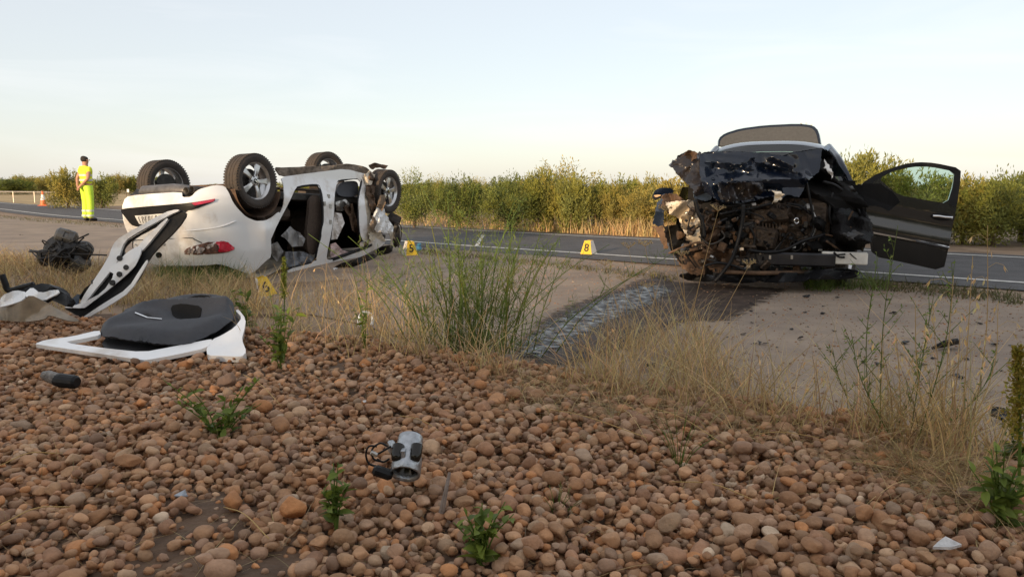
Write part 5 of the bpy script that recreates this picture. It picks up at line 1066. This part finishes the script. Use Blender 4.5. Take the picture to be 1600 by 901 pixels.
def stalk(name, base, tip, label, group, seed, kind='oat', bend=.0, green=False, r0=.0022, n=10):
    r = np.random.default_rng(seed); b = GG(*base); Y = b[1]; t = D(*tip, Y + r.normal() * .05); root = empty(name, b, label, 'plant', group); mid = (b + t) / 2 + np.array([bend, 0, .02]); P = spline([b - (0, 0, .02), mid, t], 8)
    mt = STRAW if not green else GREEN; g = MB(); g.tube(P, np.linspace(r0, r0 * .4, len(P)), 5, tint=(.9, .85, .8)); g.build('stem', mt, root, smooth=True, tint=True)
    if kind == 'oat':
        C, Dn = [], []
        for k in range(n):
            q = P[int((.55 + .45 * k / n) * (len(P) - 1))]; a = r.random() * 6.28; e = q + np.array([math.cos(a) * .05, math.sin(a) * .04, .012]) * (.4 + r.random()); g = MB(); g.tube([q, (q + e) / 2 + (0, 0, .012), e], .0007, 4, tint=(1, 1, 1)); g.build('branchlet', STRAW, root, tint=True)
            C += [e, e]; Dn += [(math.cos(a) * .3, math.sin(a) * .3, -1), (math.cos(a) * .6, math.sin(a) * .5, -.9)]
        V, Fc = leaf_quads(np.array(C), np.array(Dn, float), .026, .006, r); mesh_obj('spikelets', V, Fc, STRAW, root, smooth=False, tint=tints(len(C), 4, r, 1.0, 1.5))['kind'] = 'stuff'
    elif kind == 'twig':
        C, Dn = [], []
        for k in range(n):
            q = P[int((.25 + .75 * k / n) * (len(P) - 1))]; a = r.random() * 6.28; e = q + np.array([math.cos(a) * .6, math.sin(a) * .4, .7]) * (.05 + .10 * r.random()); g = MB(); g.tube([q, e], [.0014, .0007], 4, tint=(1, 1, 1)); g.build('branchlet', mt, root, tint=True)
            for _ in range(5): C.append(q + (e - q) * r.random()); Dn.append(r.normal(size=3) + (0, 0, .5))
        V, Fc = leaf_quads(np.array(C), np.array(Dn, float), .016, .006, r); mesh_obj('buds', V, Fc, mt, root, smooth=False, tint=tints(len(C), 4, r, .8, 1.5))['kind'] = 'stuff'
    else:                                                    # umbel
        e0 = P[-1]; C, Dn = [], []
        for k in range(12):
            a = k * .52; e = e0 + np.array([math.cos(a) * .035, math.sin(a) * .035, .02 + .01 * r.random()]); g = MB(); g.tube([e0, e], .0008, 4, tint=(1, 1, 1)); g.build('ray', STRAW, root, tint=True); C += [e] * 3; Dn += list(r.normal(size=(3, 3)))
        V, Fc = leaf_quads(np.array(C), np.array(Dn, float), .012, .006, r); mesh_obj('seeds', V, Fc, STRAW, root, smooth=False, tint=tints(len(C), 4, r, .5, .9))['kind'] = 'stuff'
OA = 'dry wild oat stalk with drooping spikelets in the straw tuft beside the concrete'
for i, (b, t, bn) in enumerate((((1508, 720), (1543, 352), .03), ((1490, 715), (1560, 470), .05), ((1470, 712), (1490, 430), .0), ((1455, 705), (1430, 470), -.02), ((1500, 720), (1520, 400), 0), ((1520, 728), (1600, 560), .05), ((1440, 700), (1375, 520), -.04), ((1480, 712), (1455, 480), 0), ((1410, 690), (1400, 520), 0), ((1260, 655), (1275, 560), .02), ((1530, 735), (1590, 640), .03), ((1465, 708), (1500, 520), .02))):
    stalk('wild_oat', b, t, OA, 'wild oats right of the spill', 200 + i, 'oat', bn, n=9)
TW = 'thin yellow-green branching weed standing in front of the concrete by the oats'
for i, (b, t, bn) in enumerate((((1375, 680), (1403, 352), -.02), ((1360, 672), (1372, 400), -.03), ((1430, 695), (1492, 405), .03), ((1400, 688), (1330, 520), -.04), ((1420, 690), (1460, 455), .0), ((1440, 700), (1560, 560), .05), ((1390, 685), (1440, 540), .03), ((1350, 668), (1300, 540), -.03))):
    stalk('branching_weed', b, t, TW, 'branching weeds by the oats', 230 + i, 'twig', bn, True, n=11)
UM = 'brown dried umbel stalk rising in front of the dark wreck'
for i, (b, t, bn) in enumerate((((1065, 560), (1122, 330), .0), ((1040, 560), (1008, 385), .0), ((1030, 555), (982, 388), -.02), ((1075, 555), (1065, 400), .0), ((1050, 560), (1012, 450), .0), ((985, 565), (975, 440), 0), ((1000, 570), (945, 415), -.02), ((1100, 560), (1040, 330), -.03), ((1085, 560), (1170, 415), .02))):
    stalk('dried_umbel', b, t, UM, 'dried umbels by the spill', 260 + i, 'umbel', bn, r0=.0026)
STW = 'bare dry straw stem sticking up out of the grass at the gravel edge'
for i, (b, t) in enumerate((((1180, 640), (1245, 560)), ((1100, 630), (1020, 520)), ((1150, 640), (1100, 500)), ((960, 600), (940, 490)), ((1210, 650), (1160, 560)), ((1040, 620), (1085, 470)), ((600, 545), (545, 470)), ((500, 530), (510, 410)), ((540, 535), (500, 440)), ((660, 560), (640, 470)), ((905, 596), (900, 500)), ((1190, 645), (1180, 540)), ((1240, 655), (1290, 590)))):
    stalk('straw_stem', b, t, STW, 'bare straw stems', 290 + i, 'oat', .01, n=4)
# leafy green weeds: every leaf is its own part
lr = np.random.default_rng(8); ts_ = np.linspace(0, 1, 6); LV = []
for t in ts_:
    w_ = math.sin(math.pi * min(1, t * .9 + .08)) * .28 * (1 - .35 * t); LV += [(-w_, t, .10 * t * (1 - t) * 3 + w_ * .35), (0, t, .10 * t * (1 - t) * 3), (w_, t, .10 * t * (1 - t) * 3 + w_ * .35)]
LF = [(3 * i + j, 3 * i + j + 1, 3 * i + j + 4, 3 * i + j + 3) for i in range(5) for j in (0, 1)]
leaf_me = []
for k in range(4):
    o = mesh_obj('leaf', LV, LF, GREEN, smooth=True, tint=np.array((.75 + .25 * k, .8 + .2 * k, .75 + .1 * k))); leaf_me.append(o.data); bpy.data.objects.remove(o)
def weed(name, px, py, hpx, wpx, label, seed, nst=6, nl=7, ll=.045):
    r = np.random.default_rng(seed); p = GG(px, py); sc = p[1] / F_PX; hpx *= 1.35; wpx *= 1.3; ll *= 1.45; nst = int(nst * 1.3); root = empty(name, p, label, 'plant')
    for i in range(nst):
        a = r.random() * 6.28; h = hpx * sc * (.45 + .6 * r.random()); off = np.array([math.cos(a), math.sin(a) * .6, 0]) * wpx * sc * .5 * (.2 + .8 * r.random()); P = spline([p - (0, 0, .03), p + off * .35 + (0, 0, h * .5), p + off + (0, 0, h)], 5); g = MB(); g.tube(P, np.linspace(.0028, .0012, len(P)) * (1 if nl else .5), 5, tint=(.9, 1, .8)); g.build('stem', GREEN, root, smooth=True, tint=True)
        for k in range(nl):
            t = .25 + .75 * (k + r.random()) / nl; q = P[min(len(P) - 1, int(t * (len(P) - 1)))]; o = bpy.data.objects.new('leaf', leaf_me[int(r.integers(4))]); COL.objects.link(o); o.parent = root; o.location = q - np.array(root.location); o.rotation_euler = (r.normal() * .45 + .35, r.normal() * .4, r.random() * 6.28); s_ = ll * (.55 + .7 * r.random()) * (1.2 - .5 * t); o.scale = (s_, s_, s_)
weed('leafy_weed', 440, 578, 95, 70, 'large leafy green weed beside the end of the flat torn door', 1, 9, 8, .042)
weed('leafy_weed', 345, 690, 75, 130, 'spreading green weed on open stones below the flat door', 2, 11, 9, .032)
weed('leafy_weed', 525, 815, 75, 45, 'small upright green weed on stones before the lamp housing', 3, 6, 9, .028)
weed('leafy_weed', 752, 880, 90, 90, 'bushy green weed among the larger stones with a dead twig beside', 4, 9, 9, .030)
weed('leafy_weed', 1560, 825, 110, 110, 'broad-leaved green weed at the foot of the reddish seed spike', 5, 10, 9, .032)
weed('leafy_weed', 1590, 740, 80, 60, 'upright green weed behind the broad-leaved one beside the oats', 6, 6, 8, .045)
weed('leafy_weed', 385, 520, 55, 50, 'trailing green weed over the white end of the flat door', 7, 6, 6, .055)
weed('leafy_weed', 570, 545, 95, 30, 'thin green weed in dry grass beside the pale plastic ring', 9, 4, 8, .035)
weed('wispy_weed', 1060, 740, 90, 110, 'wispy grass-like weed on the stones below the straw mat', 10, 13, 0, .018)
weed('wispy_weed', 870, 820, 60, 80, 'wispy low weed between stones beside a bare soil hollow', 11, 9, 0, .016)
weed('wispy_weed', 1260, 452, 30, 60, 'low tuft of green weed at the bumper of the dark wreck', 12, 10, 8, .03)
def spike(px, py, tx, ty, wd, label, seed, col):
    r = np.random.default_rng(seed); b = GG(px, py); t = D(tx, ty, b[1]); root = empty('amaranth_spike', b, label, 'plant'); g = MB(); g.tube(spline([b, (b + t) / 2 + (.005, 0, 0), t], 4), np.linspace(.005, .002, 9), 6, tint=(.9, 1, .8)); g.build('stem', GREEN, root, smooth=True, tint=True)
    n = 900; u = r.random(n); C = b + (t - b) * (.42 + .58 * u)[:, None] + r.normal(size=(n, 3)) * (wd * (1.05 - u * .75))[:, None]; V, Fc = leaf_quads(C, r.normal(size=(n, 3)) + (0, 0, .8), .016, .007, r); mesh_obj('flower_spike', V, Fc, GREEN, root, smooth=False, tint=tints(n, 4, r, .8, 1.6) * col)['kind'] = 'stuff'
spike(443, 510, 444, 403, .011, 'dense yellow-green amaranth spike standing before the white car', 3, (1.25, 1.05, .8)); spike(1592, 770, 1590, 545, .016, 'reddish amaranth seed spike beside the broad-leaved weed', 4, (1.7, 1.0, .7))

# ------------------------------------------------------------------ small debris
r6 = np.random.default_rng(66)
def chip(name, px, py, s, m, label, cat, group=None, flat=.25, z=.004):
    p = GG(px, py); k = 7; a = np.sort(r6.random(k) * 6.28); rr = s * (.5 + .6 * r6.random(k)); R = rotm((0, 0, 1), r6.random() * 360) @ rotm((1, 0, 0), r6.normal() * 14); T_ = np.c_[np.cos(a) * rr, np.sin(a) * rr * .55, r6.random(k) * s * flat]
    B_ = T_ - (0, 0, s * .12); V = np.concatenate([T_, B_]) @ R.T; V[:, 2] += -V[:, 2].min(); o = mesh_obj(name, V, [tuple(range(k)), tuple(range(2 * k - 1, k - 1, -1))] + [(i, k + i, k + (i + 1) % k, (i + 1) % k) for i in range(k)], m, smooth=False); o.location = p + (0, 0, z); return tag(o, label, cat, group)
q = [(780 + x * .3375, 380 + y * .3375) for x, y in ((1065, 375), (1395, 447), (1350, 402), (1350, 308), (1425, 253), (1500, 328), (1420, 322), (1565, 255), (1170, 372), (1280, 240), (1130, 425), (1230, 470), (1270, 325), (1430, 390), (960, 560), (1205, 470))] + [(1300 + x * .422, 380 + y * .422) for x, y in ((225, 260), (140, 392), (130, 450), (270, 372), (180, 455), (330, 455), (625, 475), (210, 212), (500, 660), (700, 210), (20, 200), (600, 380), (460, 500), (545, 300))]
for i in range(46): q.append((1050 + 540 * r6.random(), 458 + 110 * r6.random() ** 1.7))
for i in range(24): q.append((470 + 330 * r6.random(), 392 + 60 * r6.random()))
for i in range(10): q.append((20 + 170 * r6.random(), 350 + 40 * r6.random()))
for i, p in enumerate(q): chip('plastic_fragment', *p, (.035 if i < 30 else .018) * (.5 + .8 * r6.random()), BLACKP, 'small black plastic fragment scattered on the dusty concrete', 'debris', 'black fragments on the concrete')
chip('black_shard', 1566, 662, .09, BLACKP, 'larger angular black shard on the concrete behind the oats', 'debris', flat=.5); chip('black_strip', 1478, 546, .11, BLACKP, 'long thin black strip lying on the concrete', 'debris', flat=.1)
chip('black_scrap', 1120, 632, .07, BLACKP, 'black scrap half hidden in the straw mat', 'debris', flat=.7); chip('black_scrap', 1018, 578, .05, BLACKP, 'dark scrap at the base of the brown umbel stalks', 'debris', flat=.6)
chip('white_fragment', 525, 422, .06, WHITE, 'white broken fragment on the ground beside the overturned roof edge', 'debris', flat=.5)
for i, (a, b) in enumerate(((563, 415), (552, 408), (536, 430))): chip('white_crumb', a, b, .025, WHITE, 'tiny white crumb on the concrete by the crushed roof rail', 'debris', 'white crumbs by the car')
chip('pale_scrap', 752, 619, .022, mat('pale_blue_plastic', (.6, .68, .74), .4), 'tiny pale blue scrap lying on the stones', 'debris', z=.01); chip('silver_strip', 572, 633, .022, MWHITE, 'thin silvery strip lying across the stones', 'debris', flat=.1, z=.012)
chip('grey_shard', 283, 782, .035, mat('grey_blue_shard', (.33, .36, .40), .4, var=.3), 'grey-blue plastic shard lying on the stones', 'debris', flat=.5, z=.012); chip('white_flint', 1480, 868, .055, mat('white_flint', (.62, .60, .58), .5, var=.4, scale=30), 'angular white flint flake among brown stones', 'stone', flat=.7, z=.012)
g = MB(); p = GG(572, 515); g.tube([p + (.045 * math.cos(a), .01 * math.sin(3 * a), .06 + .055 * math.sin(a)) for a in np.linspace(-.6, 4.0, 18)], .011, 8); o = g.build('plastic_ring', mat('pale_ring', (.60, .66, .74), .35, var=.3), smooth=True); tag(o, 'broken pale plastic ring standing in the dry grass', 'debris')
p = GG(690, 800); g = MB(); g.tube(spline([p + (0, 0, .0), p + (.01, 0, .05), p + (.02, .02, .10)], 4), np.linspace(.008, .004, 9), 7); o = g.build('dead_twig', mat('grey_wood', (.24, .19, .16), .9, var=.4, bump=.5)); tag(o, 'short grey dead twig stuck upright between the stones', 'twig')
for i, (a, b) in enumerate((((625, 655), (700, 690)), ((0, 735), (90, 715)), ((820, 640), (1010, 690)), ((1150, 690), (1280, 690)), ((1010, 640), (1130, 700)), ((0, 830), (110, 800)), ((350, 800), (420, 850)), ((1050, 760), (1180, 790)), ((380, 590), (440, 640)))):
    A_, B_ = GG(*a) + (0, 0, .015), GG(*b) + (0, 0, .015); g = MB(); g.tube(spline([A_, (A_ + B_) / 2 + (0, 0, .02), B_], 5), .0016, 5, tint=(1, .95, .8)); o = g.build('fallen_straw', STRAW, smooth=True, tint=True); tag(o, 'single fallen straw lying across the brown stones', 'straw', 'fallen straws on the stones')

# loose grit swept over the concrete and along the asphalt edge
r7 = np.random.default_rng(70); gp = scatter_px(5200, [([(1600, 700), (1600, 470), (1100, 430), (1080, 520), (1150, 610)], .45), ([(1060, 430), (640, 388), (560, 430), (620, 500), (860, 500)], .35), ([(1600, 480), (1600, 455), (880, 405), (640, 386), (640, 394), (880, 416)], .2)], r7)
Vs, Fs, Ts = [], [], []
for i, p in enumerate(gp):
    P, Fc = PEB[0][int(r7.integers(16))]; s_ = .0035 + .006 * r7.random() ** 3; Vs.append(P * (s_, s_ * .8, s_ * .6) + p + (0, 0, s_ * .4)); Fs.append(Fc + 12 * i); Ts.append(np.tile(PAL[int(r7.integers(10))] * (.4 + .6 * r7.random()), (12, 1)))
tag(mesh_obj('grit', np.concatenate(Vs), np.concatenate(Fs), STONE, smooth=False, tint=np.concatenate(Ts)), 'fine loose grit scattered over the dusty concrete', 'grit', kind='stuff')
